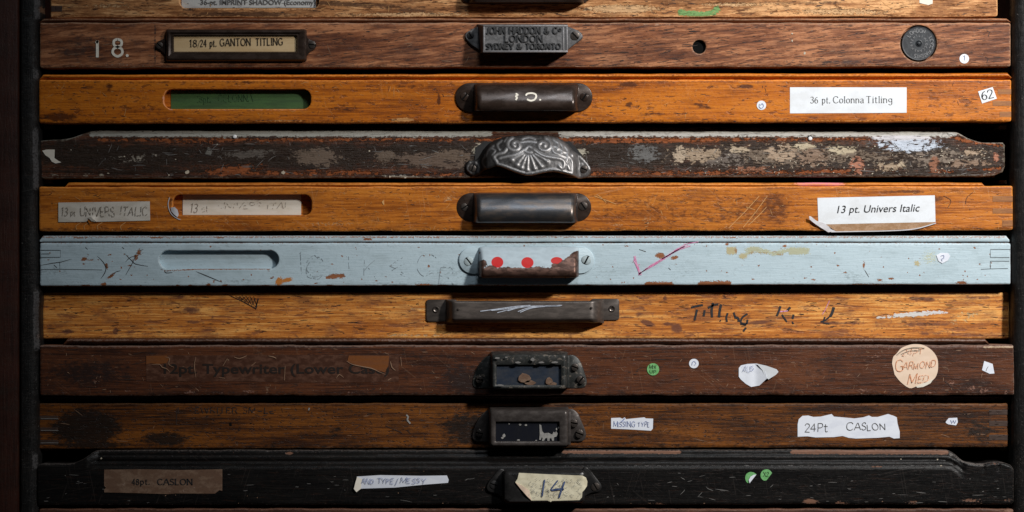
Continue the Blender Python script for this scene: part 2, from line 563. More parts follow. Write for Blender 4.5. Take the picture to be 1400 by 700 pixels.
# ------------------------------------------------------------------ lettering: a stroke alphabet
GL = {
 'A': (.78, [[(0, 0), (.36, 1), (.42, 1), (.78, 0)], [(.14, .34), (.64, .34)]]),
 'B': (.62, [[(.06, 0), (.06, 1)], ['~', (.06, 1), (.4, 1), (.54, .88), (.54, .66), (.4, .53), (.06, .53)], ['~', (.4, .53), (.6, .42), (.6, .13), (.42, 0), (.06, 0)]]),
 'C': (.74, [['~', (.7, .8), (.55, .97), (.36, 1), (.14, .87), (.03, .5), (.14, .13), (.38, 0), (.58, .05), (.72, .2)]]),
 'D': (.74, [[(.06, 0), (.06, 1)], ['~', (.06, 1), (.35, 1), (.6, .87), (.71, .5), (.6, .13), (.35, 0), (.06, 0)]]),
 'E': (.6, [[(.06, 0), (.06, 1)], [(.06, 1), (.56, 1)], [(.06, .52), (.44, .52)], [(.06, 0), (.58, 0)]]),
 'F': (.56, [[(.06, 0), (.06, 1)], [(.06, 1), (.54, 1)], [(.06, .52), (.42, .52)]]),
 'G': (.8, [['~', (.7, .82), (.55, .97), (.36, 1), (.14, .87), (.03, .5), (.14, .13), (.38, 0), (.6, .04), (.7, .12)], [(.7, .08), (.7, .44)], [(.5, .44), (.78, .44)]]),
 'H': (.76, [[(.06, 0), (.06, 1)], [(.7, 0), (.7, 1)], [(.06, .52), (.7, .52)]]),
 'I': (.2, [[(.1, 0), (.1, 1)]]),
 'J': (.5, [['~', (.42, 1), (.42, .25), (.34, .04), (.18, 0), (.04, .12)]]),
 'K': (.68, [[(.06, 0), (.06, 1)], [(.6, 1), (.08, .45)], [(.22, .58), (.66, 0)]]),
 'L': (.56, [[(.06, 0), (.06, 1)], [(.06, 0), (.54, 0)]]),
 'M': (.9, [[(.06, 0), (.1, 1)], [(.1, 1), (.45, .1)], [(.45, .1), (.8, 1)], [(.8, 1), (.84, 0)]]),
 'N': (.78, [[(.06, 0), (.06, 1)], [(.06, 1), (.7, 0)], [(.7, 0), (.7, 1)]]),
 'O': (.84, [['~', (.42, 1), (.16, .88), (.04, .5), (.16, .12), (.42, 0), (.68, .12), (.8, .5), (.68, .88), (.42, 1)]]),
 'P': (.6, [[(.06, 0), (.06, 1)], ['~', (.06, 1), (.4, 1), (.56, .88), (.56, .62), (.4, .48), (.06, .48)]]),
 'R': (.68, [[(.06, 0), (.06, 1)], ['~', (.06, 1), (.4, 1), (.56, .88), (.56, .64), (.4, .5), (.06, .5)], [(.34, .5), (.66, 0)]]),
 'S': (.56, [['~', (.5, .84), (.38, .98), (.2, 1), (.06, .86), (.1, .64), (.3, .53), (.48, .4), (.52, .18), (.38, .02), (.18, 0), (.03, .16)]]),
 'T': (.7, [[(.35, 0), (.35, 1)], [(.02, 1), (.68, 1)]]),
 'U': (.72, [['~', (.06, 1), (.06, .3), (.16, .05), (.36, 0), (.56, .06), (.66, .3), (.66, 1)]]),
 'V': (.74, [[(.02, 1), (.37, 0)], [(.37, 0), (.72, 1)]]),
 'W': (1.05, [[(.02, 1), (.28, 0)], [(.28, 0), (.52, .95)], [(.52, .95), (.78, 0)], [(.78, 0), (1.03, 1)]]),
 'X': (.7, [[(.04, 1), (.66, 0)], [(.66, 1), (.04, 0)]]),
 'Y': (.7, [[(.02, 1), (.35, .48)], [(.68, 1), (.35, .48)], [(.35, .48), (.35, 0)]]),
 'Z': (.62, [[(.04, 1), (.58, 1)], [(.58, 1), (.04, 0)], [(.04, 0), (.6, 0)]]),
 'a': (.5, [['~', (.06, .54), (.18, .64), (.34, .62), (.4, .48), (.4, .1), (.48, 0)], ['~', (.4, .38), (.14, .3), (.05, .15), (.14, 0), (.3, .03), (.4, .14)]]),
 'c': (.46, [['~', (.42, .52), (.28, .64), (.12, .58), (.04, .32), (.12, .06), (.28, 0), (.42, .1)]]),
 'd': (.54, [[(.46, 0), (.46, 1)], ['~', (.46, .5), (.3, .64), (.12, .58), (.04, .32), (.12, .06), (.28, 0), (.46, .14)]]),
 'e': (.5, [['~', (.05, .34), (.45, .36), (.4, .58), (.24, .65), (.09, .55), (.04, .32), (.1, .08), (.26, 0), (.44, .1)]]),
 'g': (.54, [['~', (.46, .5), (.3, .64), (.12, .58), (.06, .38), (.14, .2), (.28, .16), (.46, .28)], ['~', (.46, .64), (.46, -.1), (.36, -.28), (.18, -.3), (.05, -.2)]]),
 'h': (.54, [[(.06, 0), (.06, 1)], ['~', (.06, .46), (.2, .63), (.36, .6), (.46, .42), (.46, 0)]]),
 'i': (.16, [[(.08, 0), (.08, .64)], [(.08, .84), (.08, .94)]]),
 'l': (.16, [[(.08, 0), (.08, 1)]]),
 'm': (.82, [[(.06, 0), (.06, .64)], ['~', (.06, .46), (.2, .63), (.34, .6), (.4, .42), (.4, 0)], ['~', (.4, .46), (.54, .63), (.68, .6), (.74, .42), (.74, 0)]]),
 'n': (.52, [[(.06, 0), (.06, .64)], ['~', (.06, .46), (.2, .63), (.36, .6), (.45, .42), (.45, 0)]]),
 'o': (.52, [['~', (.26, .64), (.1, .56), (.04, .32), (.1, .08), (.26, 0), (.42, .08), (.48, .32), (.42, .56), (.26, .64)]]),
 'p': (.54, [[(.07, -.3), (.07, .64)], ['~', (.07, .5), (.22, .64), (.4, .57), (.48, .32), (.4, .07), (.24, 0), (.07, .12)]]),
 'r': (.36, [[(.06, 0), (.06, .64)], ['~', (.06, .42), (.18, .62), (.34, .62)]]),
 's': (.4, [['~', (.36, .54), (.2, .64), (.06, .54), (.1, .38), (.3, .26), (.34, .1), (.2, 0), (.04, .08)]]),
 't': (.36, [['~', (.14, .9), (.14, .14), (.2, 0), (.34, .06)], [(.0, .64), (.32, .64)]]),
 'w': (.7, [[(.02, .64), (.2, 0)], [(.2, 0), (.35, .6)], [(.35, .6), (.52, 0)], [(.52, 0), (.68, .64)]]),
 'y': (.5, [[(.02, .64), (.25, .02)], ['~', (.48, .64), (.22, -.1), (.1, -.3), (.0, -.28)]]),
 '0': (.6, [['~', (.3, 1), (.1, .86), (.04, .5), (.1, .14), (.3, 0), (.5, .14), (.56, .5), (.5, .86), (.3, 1)]]),
 '1': (.34, [[(.02, .84), (.18, 1)], [(.18, 1), (.18, 0)]]),
 '2': (.58, [['~', (.05, .76), (.14, .95), (.32, 1), (.5, .86), (.48, .62), (.25, .3), (.03, 0)], [(.03, 0), (.56, 0)]]),
 '3': (.54, [['~', (.05, .88), (.24, 1), (.44, .9), (.46, .68), (.22, .53)], ['~', (.22, .53), (.46, .44), (.5, .18), (.3, 0), (.12, .02), (.02, .14)]]),
 '4': (.6, [[(.42, 1), (.02, .32)], [(.02, .32), (.58, .32)], [(.42, 1), (.42, 0)]]),
 '6': (.56, [['~', (.48, .96), (.24, .84), (.08, .55), (.05, .28), (.14, .05), (.3, 0), (.48, .12), (.5, .38), (.36, .55), (.18, .52), (.07, .34)]]),
 '8': (.56, [['~', (.28, 1), (.1, .9), (.1, .66), (.28, .54), (.48, .42), (.52, .16), (.28, 0), (.05, .16), (.08, .42), (.28, .54), (.46, .66), (.46, .9), (.28, 1)]]),
 '.': (.16, [[(.04, .0), (.12, .0), (.12, .08), (.04, .08), (.04, 0)]]),
 ',': (.16, [[(.1, .06), (.04, -.12)]]),
 '/': (.5, [[(.02, -.1), (.48, 1.05)]]),
 '<': (.6, [[(.56, .9), (.04, .45)], [(.04, .45), (.56, .05)]]),
 '-': (.36, [[(.04, .4), (.32, .4)]]),
 '&': (.8, [['~', (.76, .4), (.6, .1), (.34, 0), (.08, .1), (.06, .34), (.3, .56), (.42, .8), (.3, 1), (.16, .88), (.2, .66), (.5, .26), (.76, 0)]]),
 ' ': (.4, []),
}


def write(g, text, x, y, h, w, width=None, d=0.5, serif=0.0, contrast=None, slant=0.0, rot=0.0, jit=0.0, seed=1, gap=.14, skip=0.0, taper=False, xs=1.0):
    """write text with its baseline starting at (x, y), capitals h high, strokes w wide; width fits the line"""
    rs = random.Random(seed)
    tot = sum((GL[c][0] + gap) for c in text) - gap
    sx = h * xs
    if width: sx = width / tot
    ca, sa = math.cos(math.radians(rot)), math.sin(math.radians(rot))
    cur = 0.0
    for c in text:
        wd, strokes = GL[c]
        jy = rs.uniform(-jit, jit) * h * .12; js = 1 + rs.uniform(-jit, jit) * .14; jr = rs.uniform(-jit, jit) * .12
        def T(p):
            px, py = p[0] * js, p[1] * js
            px += py * (slant + jr)
            X = (cur + px) * sx; Y = -py * h + jy
            return (x + X * ca - Y * sa, y + X * sa + Y * ca)
        for st in strokes:
            sm = st[0] == '~'
            pts = st[1:] if sm else st
            if jit: pts = [(p[0] + rs.uniform(-jit, jit) * .035, p[1] + rs.uniform(-jit, jit) * .035) for p in pts]
            if sm: pts = smooth_line(pts, 5)
            elif jit and len(pts) == 2:
                m = ((pts[0][0] + pts[1][0]) / 2 + rs.uniform(-jit, jit) * .04, (pts[0][1] + pts[1][1]) / 2)
                pts = smooth_line([pts[0], m, pts[1]], 4)
            P = [T(p) for p in pts]
            if skip:
                runs, cr = [], []
                dense = []
                for i in range(len(P) - 1):
                    for q in range(4): dense.append((P[i][0] + (P[i + 1][0] - P[i][0]) * q / 4, P[i][1] + (P[i + 1][1] - P[i][1]) * q / 4))
                dense.append(P[-1])
                off = False
                for q in dense:
                    if rs.random() < .22: off = rs.random() < skip
                    if off:
                        if len(cr) > 1: g.ribbon(cr, w, d)
                        cr = []
                    else: cr.append(q)
                if len(cr) > 1: g.ribbon(cr, w, d)
            else:
                g.ribbon(P, w, d, contrast, taper)
            if serif and not sm:
                for (a, b) in ((pts[0], pts[1]), (pts[-1], pts[-2])):
                    if abs(a[1] - b[1]) > .3:
                        if c in 'AMNVWY' and abs(a[0] - b[0]) > .2 and c in 'MN' : continue
                        if a[1] > .05 and a[1] < .6: continue
                        if c == 'i' and abs(a[1] - b[1]) < .2: continue
                        q0 = T((a[0] - serif, a[1])); q1 = T((a[0] + serif, a[1]))
                        g.ribbon([q0, q1], w * (.7 if contrast is None else max(.5, contrast[0])), d)
        cur += wd + gap
    return g


def font_lines(text, x, y, h, width, d, k, shear=0.0, bold=0.0, rot=0.0):
    """set text in the built-in sans serif as real outlines; returns a G"""
    cu = bpy.data.curves.new('tmp', 'FONT')
    cu.body = text; cu.size = 1; cu.shear = shear; cu.offset = bold; cu.resolution_u = 4
    o = bpy.data.objects.new('tmp', cu); COL.objects.link(o)
    dg = bpy.context.evaluated_depsgraph_get()
    me = o.evaluated_get(dg).to_mesh()
    V = np.array([tuple(v.co) for v in me.vertices]); F = [tuple(p.vertices) for p in me.polygons]
    o.evaluated_get(dg).to_mesh_clear()
    COL.objects.unlink(o); bpy.data.objects.remove(o); bpy.data.curves.remove(cu)
    V[:, 0] -= V[:, 0].min()
    sx = width / V[:, 0].max(); sy = h / .73
    ca, sa = math.cos(math.radians(rot)), math.sin(math.radians(rot))
    g = G(k)
    X = V[:, 0] * sx; Y = -V[:, 1] * sy
    g.add([(x + a * ca - b * sa, y + a * sa + b * ca, d) for a, b in zip(X, Y)], F)
    return g


# ------------------------------------------------------------------ builders
def board(root, outline, mat, d0, thick=34, holes=(), spec=None, disp=None, step=2.4, edge=2.2, wob=.5, seed=1, slot=None, rows=None, name='front_board', label=None, wear=.78, hole_depth=9):
    spec = spec or {}
    out = resample(outline, 3.0)
    o = np.array(out)
    o[:, 1] += vnoise(o[:, 0] + seed * 77, seed, 26) * wob + vnoise(o[:, 0], seed + 5, 5) * wob * .45
    o[:, 0] += vnoise(o[:, 1], seed + 3, 9) * wob * .6
    out = [tuple(p) for p in o]
    holes = [resample(h, 3.0) for h in holes]
    n = len(out)
    # rings of points just inside the edge carry the worn, rounded arris
    ringp = []
    def offs(poly, dd, sgn):
        r = []
        m = len(poly)
        for i in range(m):
            a = poly[i - 1]; b = poly[(i + 1) % m]
            tx, ty = b[0] - a[0], b[1] - a[1]; L = math.hypot(tx, ty) or 1
            r.append((poly[i][0] - sgn * ty / L * dd, poly[i][1] + sgn * tx / L * dd))
        return r
    area = sum(out[i][0] * out[(i + 1) % n][1] - out[(i + 1) % n][0] * out[i][1] for i in range(n))
    sg = 1 if area > 0 else -1
    for q in (.35, 1.0): ringp += offs(out, edge * q, sg)
    for h in holes:
        ah = sum(h[i][0] * h[(i + 1) % len(h)][1] - h[(i + 1) % len(h)][0] * h[i][1] for i in range(len(h)))
        for q in (.35, 1.0): ringp += offs(h, 1.4 * q, -1 if ah > 0 else 1)
    V, F = triangulate_x(out, holes, step, ringp, rows)
    X, Y = V[:, 0], V[:, 1]
    de = segdist(X, Y, out, True)
    t = np.clip(de / edge, 0, 1)
    d = -edge * (1 - np.sqrt(np.clip(1 - (1 - t) ** 2, 0, 1)))
    dh = np.full(X.shape, 99.0)
    for h in holes:
        q = segdist(X, Y, h, True); dh = np.minimum(dh, q)
        tt = np.clip(q / 1.4, 0, 1)
        d += -1.4 * (1 - np.sqrt(np.clip(1 - (1 - tt) ** 2, 0, 1)))
    d += vnoise2(X, Y, seed + 9, 60, 25) * .16 + vnoise2(X, Y, seed + 10, 9, 7) * .05
    if disp is not None: d += disp(X, Y)
    mk, pc = mask_channels(X, Y, spec)
    en = np.minimum(de, dh + .6)
    mk[:, 3] = np.clip(wear - en / 5.5, 0, 1)
    g = G(kof(d0))
    pts = [(a, b, d0 + c) for a, b, c in zip(X, Y, d)]
    faces = [tuple(f) for f in F.tolist()]
    key = {(round(a, 3), round(b, 3)): i for i, (a, b) in enumerate(zip(X.tolist(), Y.tolist()))}
    def wall(poly, depth):
        idx = []
        for p in poly:
            i = key.get((round(p[0], 3), round(p[1], 3)))
            if i is None: i = int(np.argmin((X - p[0]) ** 2 + (Y - p[1]) ** 2))
            if not idx or idx[-1] != i: idx.append(i)
        b0 = len(pts)
        for i in idx: pts.append((X[i], Y[i], d0 - depth))
        m = len(idx)
        for j in range(m):
            faces.append((idx[j], idx[(j + 1) % m], b0 + (j + 1) % m, b0 + j))
        return b0, m
    b0, m = wall(out, thick)
    for h in holes:
        hb, hm = wall(h, hole_depth)
        faces.append(tuple(range(hb, hb + hm)))
    extra = len(pts) - len(X)
    mk = np.vstack([mk, np.zeros((extra, 4))]); pc = np.vstack([pc, np.full((extra, 4), .5)])
    g.add(pts, faces)
    g.attr = {'mk': mk, 'pc': pc}
    return g.build(name, mat, root, angle=50, label=label)


def triangulate_x(outline, holes, step, extra, rows):
    pts = [Vector(p) for p in outline]
    edges = [(i, (i + 1) % len(outline)) for i in range(len(outline))]
    for h in holes:
        b = len(pts)
        pts += [Vector(p) for p in h]
        edges += [(b + i, b + (i + 1) % len(h)) for i in range(len(h))]
    E = np.array(extra) if len(extra) else np.zeros((0, 2))
    if len(E):
        ok = inside(E[:, 0], E[:, 1], outline)
        for h in holes: ok &= ~inside(E[:, 0], E[:, 1], h)
        pts += [Vector(p) for p in E[ok]]
    xs = [p[0] for p in outline]; ys = [p[1] for p in outline]
    gx = np.arange(min(xs) + step * .5, max(xs), step)
    gy = np.array(rows) if rows is not None else np.arange(min(ys) + step * .5, max(ys), step)
    X, Y = np.meshgrid(gx, gy); X = X.copy(); X[::2] += step * .5
    X = X.ravel(); Y = Y.ravel()
    ok = inside(X, Y, outline) & (segdist(X, Y, outline, True) > step * 1.1)
    for h in holes: ok &= ~inside(X, Y, h) & (segdist(X, Y, h, True) > step * .8)
    pts += [Vector((a, b)) for a, b in zip(X[ok], Y[ok])]
    v, e, f, *_ = delaunay_2d_cdt(pts, edges, [], 0, 1e-4, False)
    V = np.array([tuple(p) for p in v]); F = np.array([t for t in f if len(t) == 3])
    c = V[F].mean(axis=1)
    ok = inside(c[:, 0], c[:, 1], outline)
    for h in holes: ok &= ~inside(c[:, 0], c[:, 1], h)
    return V, F[ok]


def strip(root, x0, x1, prof, mat, d0, spec=None, wob=.35, seed=1, name='top_moulding', step=5, endr=3, ytilt=0.0, label=None):
    """a moulding that runs along the board: prof = (y, d) from the top back edge round to the bottom"""
    P = smooth_line(prof, 3)
    ns = int((x1 - x0) / step)
    g = G(kof(d0))
    rows, X, Y = [], [], []
    for i in range(ns + 1):
        x = x0 + (x1 - x0) * i / ns
        e = min(x - x0, x1 - x) / endr
        s = 1 if e >= 1 else math.sqrt(max(0, 1 - (1 - e) ** 2)) * .6 + .4
        w = float(vnoise([x], seed, 34)[0]) * wob + float(vnoise([x], seed + 2, 7)[0]) * wob * .4
        row = []
        for (y, d) in P:
            yy = P[-1][0] + (y - P[-1][0]) * (s if i in (0, ns) or e < 1 else 1)
            row.append((x, yy + w + ytilt * (x - 700) / 650, d0 + d * 1.0 + float(vnoise([x + y * 3], seed + 4, 11)[0]) * .2))
        rows.append(row)
    g.grid(rows)
    n = len(P)
    g.f.append(tuple(range(n))); g.f.append(tuple(reversed(range(ns * n, ns * n + n))))
    A = np.array(g.v)
    mk, pc = mask_channels(A[:, 0], A[:, 1], spec or {})
    dd = np.array([min(abs(A[i, 1] - P[0][0] - 1.5), 9) for i in range(len(A))])
    mk[:, 3] = np.clip(.62 - dd / 6, 0, 1)
    g.attr = {'mk': mk, 'pc': pc}
    return g.build(name, mat, root, angle=60, label=label)


def loops(g, L, cap=True, hollow=False):
    """L: (x0, x1, y0, y1, r, d) rings joined one to the next"""
    rings = []
    for (x0, x1, y0, y1, r, d) in L:
        s = []
        for cx, cy, a0 in ((x1 - r, y0 + r, -90), (x1 - r, y1 - r, 0), (x0 + r, y1 - r, 90), (x0 + r, y0 + r, 180)):
            for i in range(5):
                a = math.radians(a0 + 90 * i / 4)
                s.append((cx + r * math.cos(a), cy + r * math.sin(a), d))
        rings.append(s)
    n = 20
    f = []
    for i in range(len(rings) - 1):
        for j in range(n):
            a = i * n + j; c = i * n + (j + 1) % n
            f.append((a, c, c + n, a + n))
    if cap: f.append(tuple(range((len(rings) - 1) * n, len(rings) * n)))
    g.add([p for r in rings for p in r], f)


def screw(parent, x, y, d, r, mat, ang=30, k=1, dome=.9, gap=.34, name='screw'):
    g = G(k)
    a0 = math.radians(ang)
    for s in (0, math.pi):
        pl = []
        for i in range(11):
            a = a0 + s + math.pi * i / 10
            px, py = x + r * math.cos(a), y + r * math.sin(a)
            nx, ny = -math.sin(a0 + s), math.cos(a0 + s)
            pl.append((px + nx * r * gap * .5, py + ny * r * gap * .5))
        g.prism(pl, d - 1, d + dome, bev=min(.8, dome * .5))
    nf = len(g.f)
    g.lathe(x, y, [(r * 1.12, d - 1), (r * 1.12, d + .12), (0.01, d + .15)], 20)
    o = g.build(name, mat, parent, angle=40)
    o.data.materials.append(M['void'])  # black slot face puts the slot's shade into the colour
    for p in list(o.data.polygons)[nf:]: p.material_index = 1
    return o


def paper(root, name, poly, mat, d, k, disp=None, label=None, step=5, solid=.25, rs=4.0):
    out = resample(poly, rs)
    V, F = triangulate(out, [], step)
    X, Y = V[:, 0], V[:, 1]
    dd = np.full(X.shape, float(d)) + vnoise2(X, Y, int(abs(X[0])) + 3, 22, 14) * .05
    if disp is not None: dd = dd + disp(X, Y)
    g = G(k)
    F = [tuple(int(i) for i in f) for f in F]
    # face the viewer
    ff = []
    for a, b, c in F:
        cr = (X[b] - X[a]) * (Y[c] - Y[a]) - (X[c] - X[a]) * (Y[b] - Y[a])
        ff.append((a, b, c) if cr < 0 else (a, c, b))
    n = len(X)
    g.add([(a, b, c) for a, b, c in zip(X, Y, dd)] + [(a, b, c - solid) for a, b, c in zip(X, Y, dd)], ff)
    cnt = {}
    for t in ff:
        for i in range(3):
            e = (t[i], t[(i + 1) % 3]); cnt[e] = 1
    rim = [e for e in cnt if (e[1], e[0]) not in cnt]
    g.f += [(b + n, a + n, c + n) for a, b, c in ff] + [(b, a, a + n, b + n) for a, b in rim]
    return g.build(name, mat, root, angle=40, label=label)


def ink(parent, fn, mat, k, name='lettering', label=None, kind=None):
    g = G(k)
    fn(g)
    return g.build(name, mat, parent, label=label, kind=kind)


def tray(root, x0, x1, y0, y1, d0, thick, mat):
    """what slides behind the front: two sides, a back and a bottom"""
    k = kof(d0)
    for a, b in ((x0 + 6, x0 + 20), (x1 - 20, x1 - 6)):
        g = G(k); g.box(a, b, y0 + 5, y1 - 3, d0 - 640, d0 - thick - .5); g.build('side_board', mat, root)
    g = G(k); g.box(x0 + 20.5, x1 - 20.5, y0 + 5, y1 - 3, d0 - 640, d0 - 628); g.build('rear_board', mat, root)
    g = G(k); g.box(x0 + 21, x1 - 21, y1 - 9, y1 - 4, d0 - 627, d0 - thick - .5); g.build('tray_bottom', mat, root)


def scratches(root, mat, k, d, box, n, seed, lmin=3, lmax=22, w=.6, along=.5, name='scratches', avoid=(), sd=.10, tilt=0.0):
    rs = random.Random(seed)
    g = G(k)
    for _ in range(n):
        x = rs.uniform(box[0], box[1]); y = rs.uniform(box[2], box[3])
        if any(a <= x <= b and c <= y <= e for a, b, c, e in avoid): continue
        L = rs.uniform(lmin, lmax) * rs.random() ** .8 + 1
        al = rs.random() < along
        a = rs.gauss(tilt, sd) if al else rs.uniform(0, math.pi)
        pts = [(x, y)]
        for i in range(4):
            a += rs.gauss(0, .05 if al else .16)
            x += math.cos(a) * L / 4; y += math.sin(a) * L / 4
            if not (box[0] < x < box[1] and box[2] < y < box[3]): break
            pts.append((x, y))
        if len(pts) > 2: g.ribbon(pts, w * rs.uniform(.5, 1.25), d, taper=True)
    return g.build(name, mat, root, kind='stuff')


def flakes(root, mat, k, d, spots, seed=1, name='paint_flecks', kind='stuff', t=.5):
    """spots: (x, y, rx, ry) small raised crumbs with ragged outlines"""
    rs = random.Random(seed)
    g = G(k)
    for (x, y, rx, ry) in spots:
        n = 9
        pl = [(x + rx * math.cos(2 * math.pi * i / n) * rs.uniform(.7, 1.2), y + ry * math.sin(2 * math.pi * i / n) * rs.uniform(.7, 1.2)) for i in range(n)]
        g.prism(pl, d - .6, d + t, bev=t * .6)
    return g.build(name, mat, root, kind=kind)


def cup_pull(root, k, x0, x1, y0, y1, cx0, cx1, prof, mat, platemat, screws, screwmat, label=None, spec=None, endr=9, d=0):
    g = G(k)
    P = smooth_line(prof, 5)
    # even spacing
    n = 26
    cum = [0]
    for i in range(1, len(P)): cum.append(cum[-1] + math.hypot(P[i][0] - P[i - 1][0], P[i][1] - P[i - 1][1]))
    Q = [(float(np.interp(cum[-1] * i / n, cum, [p[0] for p in P])), float(np.interp(cum[-1] * i / n, cum, [p[1] for p in P]))) for i in range(n + 1)]
    xs = []
    for i in range(11):
        xs.append(cx0 + endr * (1 - math.cos(math.pi / 2 * i / 10)))
    m = int((cx1 - cx0 - 2 * endr) / 2)
    xs += [cx0 + endr + (cx1 - cx0 - 2 * endr) * i / m for i in range(1, m)]
    for i in range(11):
        xs.append(cx1 - endr * (1 - math.cos(math.pi / 2 * (10 - i) / 10)))
    rows = []
    for x in xs:
        e = min(x - cx0, cx1 - x) / endr
        s = 1 if e >= 1 else math.sqrt(max(0, 1 - (1 - e) ** 2))
        yl = Q[-1][0] - (1 - s) * 3
        row = []
        for (y, dd) in Q:
            row.append((x, Q[0][0] + (y - Q[0][0]) * (yl - Q[0][0]) / (Q[-1][0] - Q[0][0]) + (1 - s) * 1.5, d + 2.5 + (dd - 2.5) * s + float(vnoise([x + y * 2.3], 5, 23)[0]) * .22))
        rows.append(row)
    # inner skin, so that the hollow under the grip is real
    g.grid(rows)
    A = np.array(g.v)
    mk, pc = mask_channels(A[:, 0], A[:, 1], spec or {})
    g.attr = {'mk': mk, 'pc': pc}
    h = g.build('pull_handle', mat, root, angle=60, solid=2.2, label=label)
    h.modifiers['thickness'].offset = 0
    p = G(k)
    ol = stadium(x0, x1, y0, y1, 10)
    p.prism(ol, d - .5, d + 2.6, bev=1.1)
    A = np.array(p.v); p.attr = {'mk': np.zeros((len(A), 4)), 'pc': np.full((len(A), 4), .5)}
    p.build('mounting_plate', platemat, h, root=root, angle=45)
    for (sx, sy, sr, sa) in screws:
        screw(h, sx, sy, d + 2.6, sr, screwmat, sa, k)
    return h


def framed_pull(root, k, x0, x1, y0, y1, wx0, wx1, wy0, wy1, depth, mat, cardmat, earR, earL, screws, screwmat, label, d=0):
    g = G(k)
    loops(g, [(x0 - 3, x1 + 3, y0 - 3, y1 + 1, 4, d), (x0 - 1.5, x1 + 1.5, y0 - 1, y1 + .5, 4, d + depth * .6), (x0, x1, y0 + .3, y1, 4, d + depth - 2.5), (x0 + 1.2, x1 - 1.2, y0 + 1.5, y1 - 1, 3.5, d + depth - .6),
              (x0 + 3, x1 - 3, y0 + 4, y1 - 2.2, 3, d + depth), (wx0 - 2, wx1 + 2, wy0 - 2.5, wy1 + 1, 1.5, d + depth - .6), (wx0 - .6, wx1 + .6, wy0 - .8, wy1 + .4, 1, d + depth - 1.2),
              (wx0, wx1, wy0, wy1, 1, d + depth - 4.5)], cap=False)
    # rib beside the window
    g.box(x1 + .5, x1 + 4.5, y0 + 2, y1 - 1, d, d + depth * .72, bev=1.2)
    if earR: g.prism(earR, d - .5, d + 3.4, bev=1.2)
    if earL: g.prism(earL, d - .5, d + 3.4, bev=1.2)
    A = np.array(g.v); g.attr = {'mk': np.zeros((len(A), 4)), 'pc': np.full((len(A), 4), .5)}
    h = g.build('card_frame_pull', mat, root, angle=40, label=label)
    for (sx, sy, sr, sa) in screws: screw(h, sx, sy, d + 4, sr, screwmat, sa, k, dome=3.2)
    c = G(k); c.box(wx0 - 1, wx1 + 1, wy0 - 1, wy1 + 1, d + depth - 9, d + depth - 5)
    c.build('card_backing', cardmat, h, root=root)
    return h


# ------------------------------------------------------------------ materials of this place
M = {}
M['black_iron'] = plain('black_iron', (.038, .024, .018), .29, .3, (.06, .12), (.055, .036, .028), metallic=.35, bump=.12, seed=3, col3=(.11, .085, .07), t3=(.68, .8))
M['dark_steel'] = plain('dark_steel', (.075, .075, .08), .33, .2, (.03, .08), (.13, .105, .09), metallic=.75, bump=.12, seed=5, col3=(.3, .27, .24), t3=(.68, .78))
M['chipped_iron'] = plain('chipped_iron', (.03, .032, .03), .42, .4, (.1, .14), (.05, .05, .048), metallic=.3, bump=.5, seed=7, col3=(.17, .145, .12), t3=(.57, .63), s3=(.13, .18))
M['worn_iron'] = plain('worn_iron', (.06, .05, .046), .38, .3, (.08, .14), (.085, .072, .066), metallic=.4, bump=.4, seed=8, col3=(.16, .13, .11), t3=(.64, .72))
M['cast_iron'] = plain('cast_iron', (.085, .082, .082), .50, .4, (.2, .2), (.13, .125, .125), metallic=.3, bump=.9, seed=9, fine=(.7, .7))
M['cast_edge'] = plain('cast_edge', (.2, .19, .19), .42, .3, (.2, .2), metallic=.4, bump=.6, seed=10)
M['cast_black'] = plain('cast_black', (.012, .011, .011), .6, .3, (.2, .2), bump=.5, seed=11)
M['grey_pull'] = plain('grey_pull', (.08, .066, .058), .40, .2, (.05, .2), (.11, .09, .078), metallic=.4, bump=.25, seed=12, col3=(.2, .17, .15), t3=(.70, .78))
M['screw_dark'] = plain('screw_dark', (.12, .1, .088), .34, .3, (.3, .3), metallic=.7, bump=.3, seed=13)
M['screw_blue'] = plain('screw_blue', (.42, .50, .52), .35, .2, (.3, .3), bump=.3, seed=14)
M['disc_rubber'] = plain('disc_rubber', (.018, .020, .024), .5, .4, (.2, .2), (.032, .036, .041), bump=.5, seed=15, metallic=.3)
M['disc_letter'] = plain('disc_letter', (.17, .17, .175), .5, .3, (.3, .3), seed=16)
M['void'] = plain('void', (.004, .004, .004), .9, .1, spec=.1)
M['paper_white'] = plain('paper_white', (.73, .76, .80), .6, .1, (.03, .05), (.67, .69, .715), seed=20, bump=.06)
M['paper_torn'] = plain('paper_torn', (.74, .77, .84), .7, .07, (.05, .1), (.68, .71, .79), seed=21, bump=.12)
M['paper_old'] = plain('paper_old', (.62, .57, .50), .7, .12, (.04, .1), (.52, .47, .40), seed=22, bump=.15)
M['paper_cream'] = plain('paper_cream', (.74, .69, .60), .65, .08, (.03, .1), (.68, .62, .52), seed=23, bump=.1)
M['card_tan'] = plain('card_tan', (.60, .43, .235), .55, .1, (.02, .08), (.53, .36, .18), seed=24, bump=.1)
M['card_green'] = plain('card_green', (.05, .115, .032), .6, .3, (.03, .2), (.034, .08, .024), seed=25, bump=.1)
M['card_grey'] = plain('card_grey', (.50, .50, .48), .6, .1, (.03, .1), (.42, .41, .40), seed=26)
M['card_navy'] = plain('card_navy', (.018, .026, .042), .45, .3, (.05, .1), (.028, .032, .042), seed=27)
M['card_black'] = plain('card_black', (.008, .009, .014), .35, .2, seed=28)
M['card_brown'] = plain('card_brown', (.125, .066, .038), .7, .4, (.07, .12), (.18, .11, .07), seed=29, col3=(.33, .25, .2), t3=(.66, .72))
M['film_brown'] = plain('film_brown', (.066, .027, .016), .35, .4, (.07, .14), (.115, .052, .032), seed=30, col3=(.26, .17, .11), t3=(.66, .72), s3=(.07, .15))
M['sticker_cream'] = plain('sticker_cream', (.78, .60, .46), .5, .06, (.03, .05), (.73, .55, .41), seed=31, bump=.08)
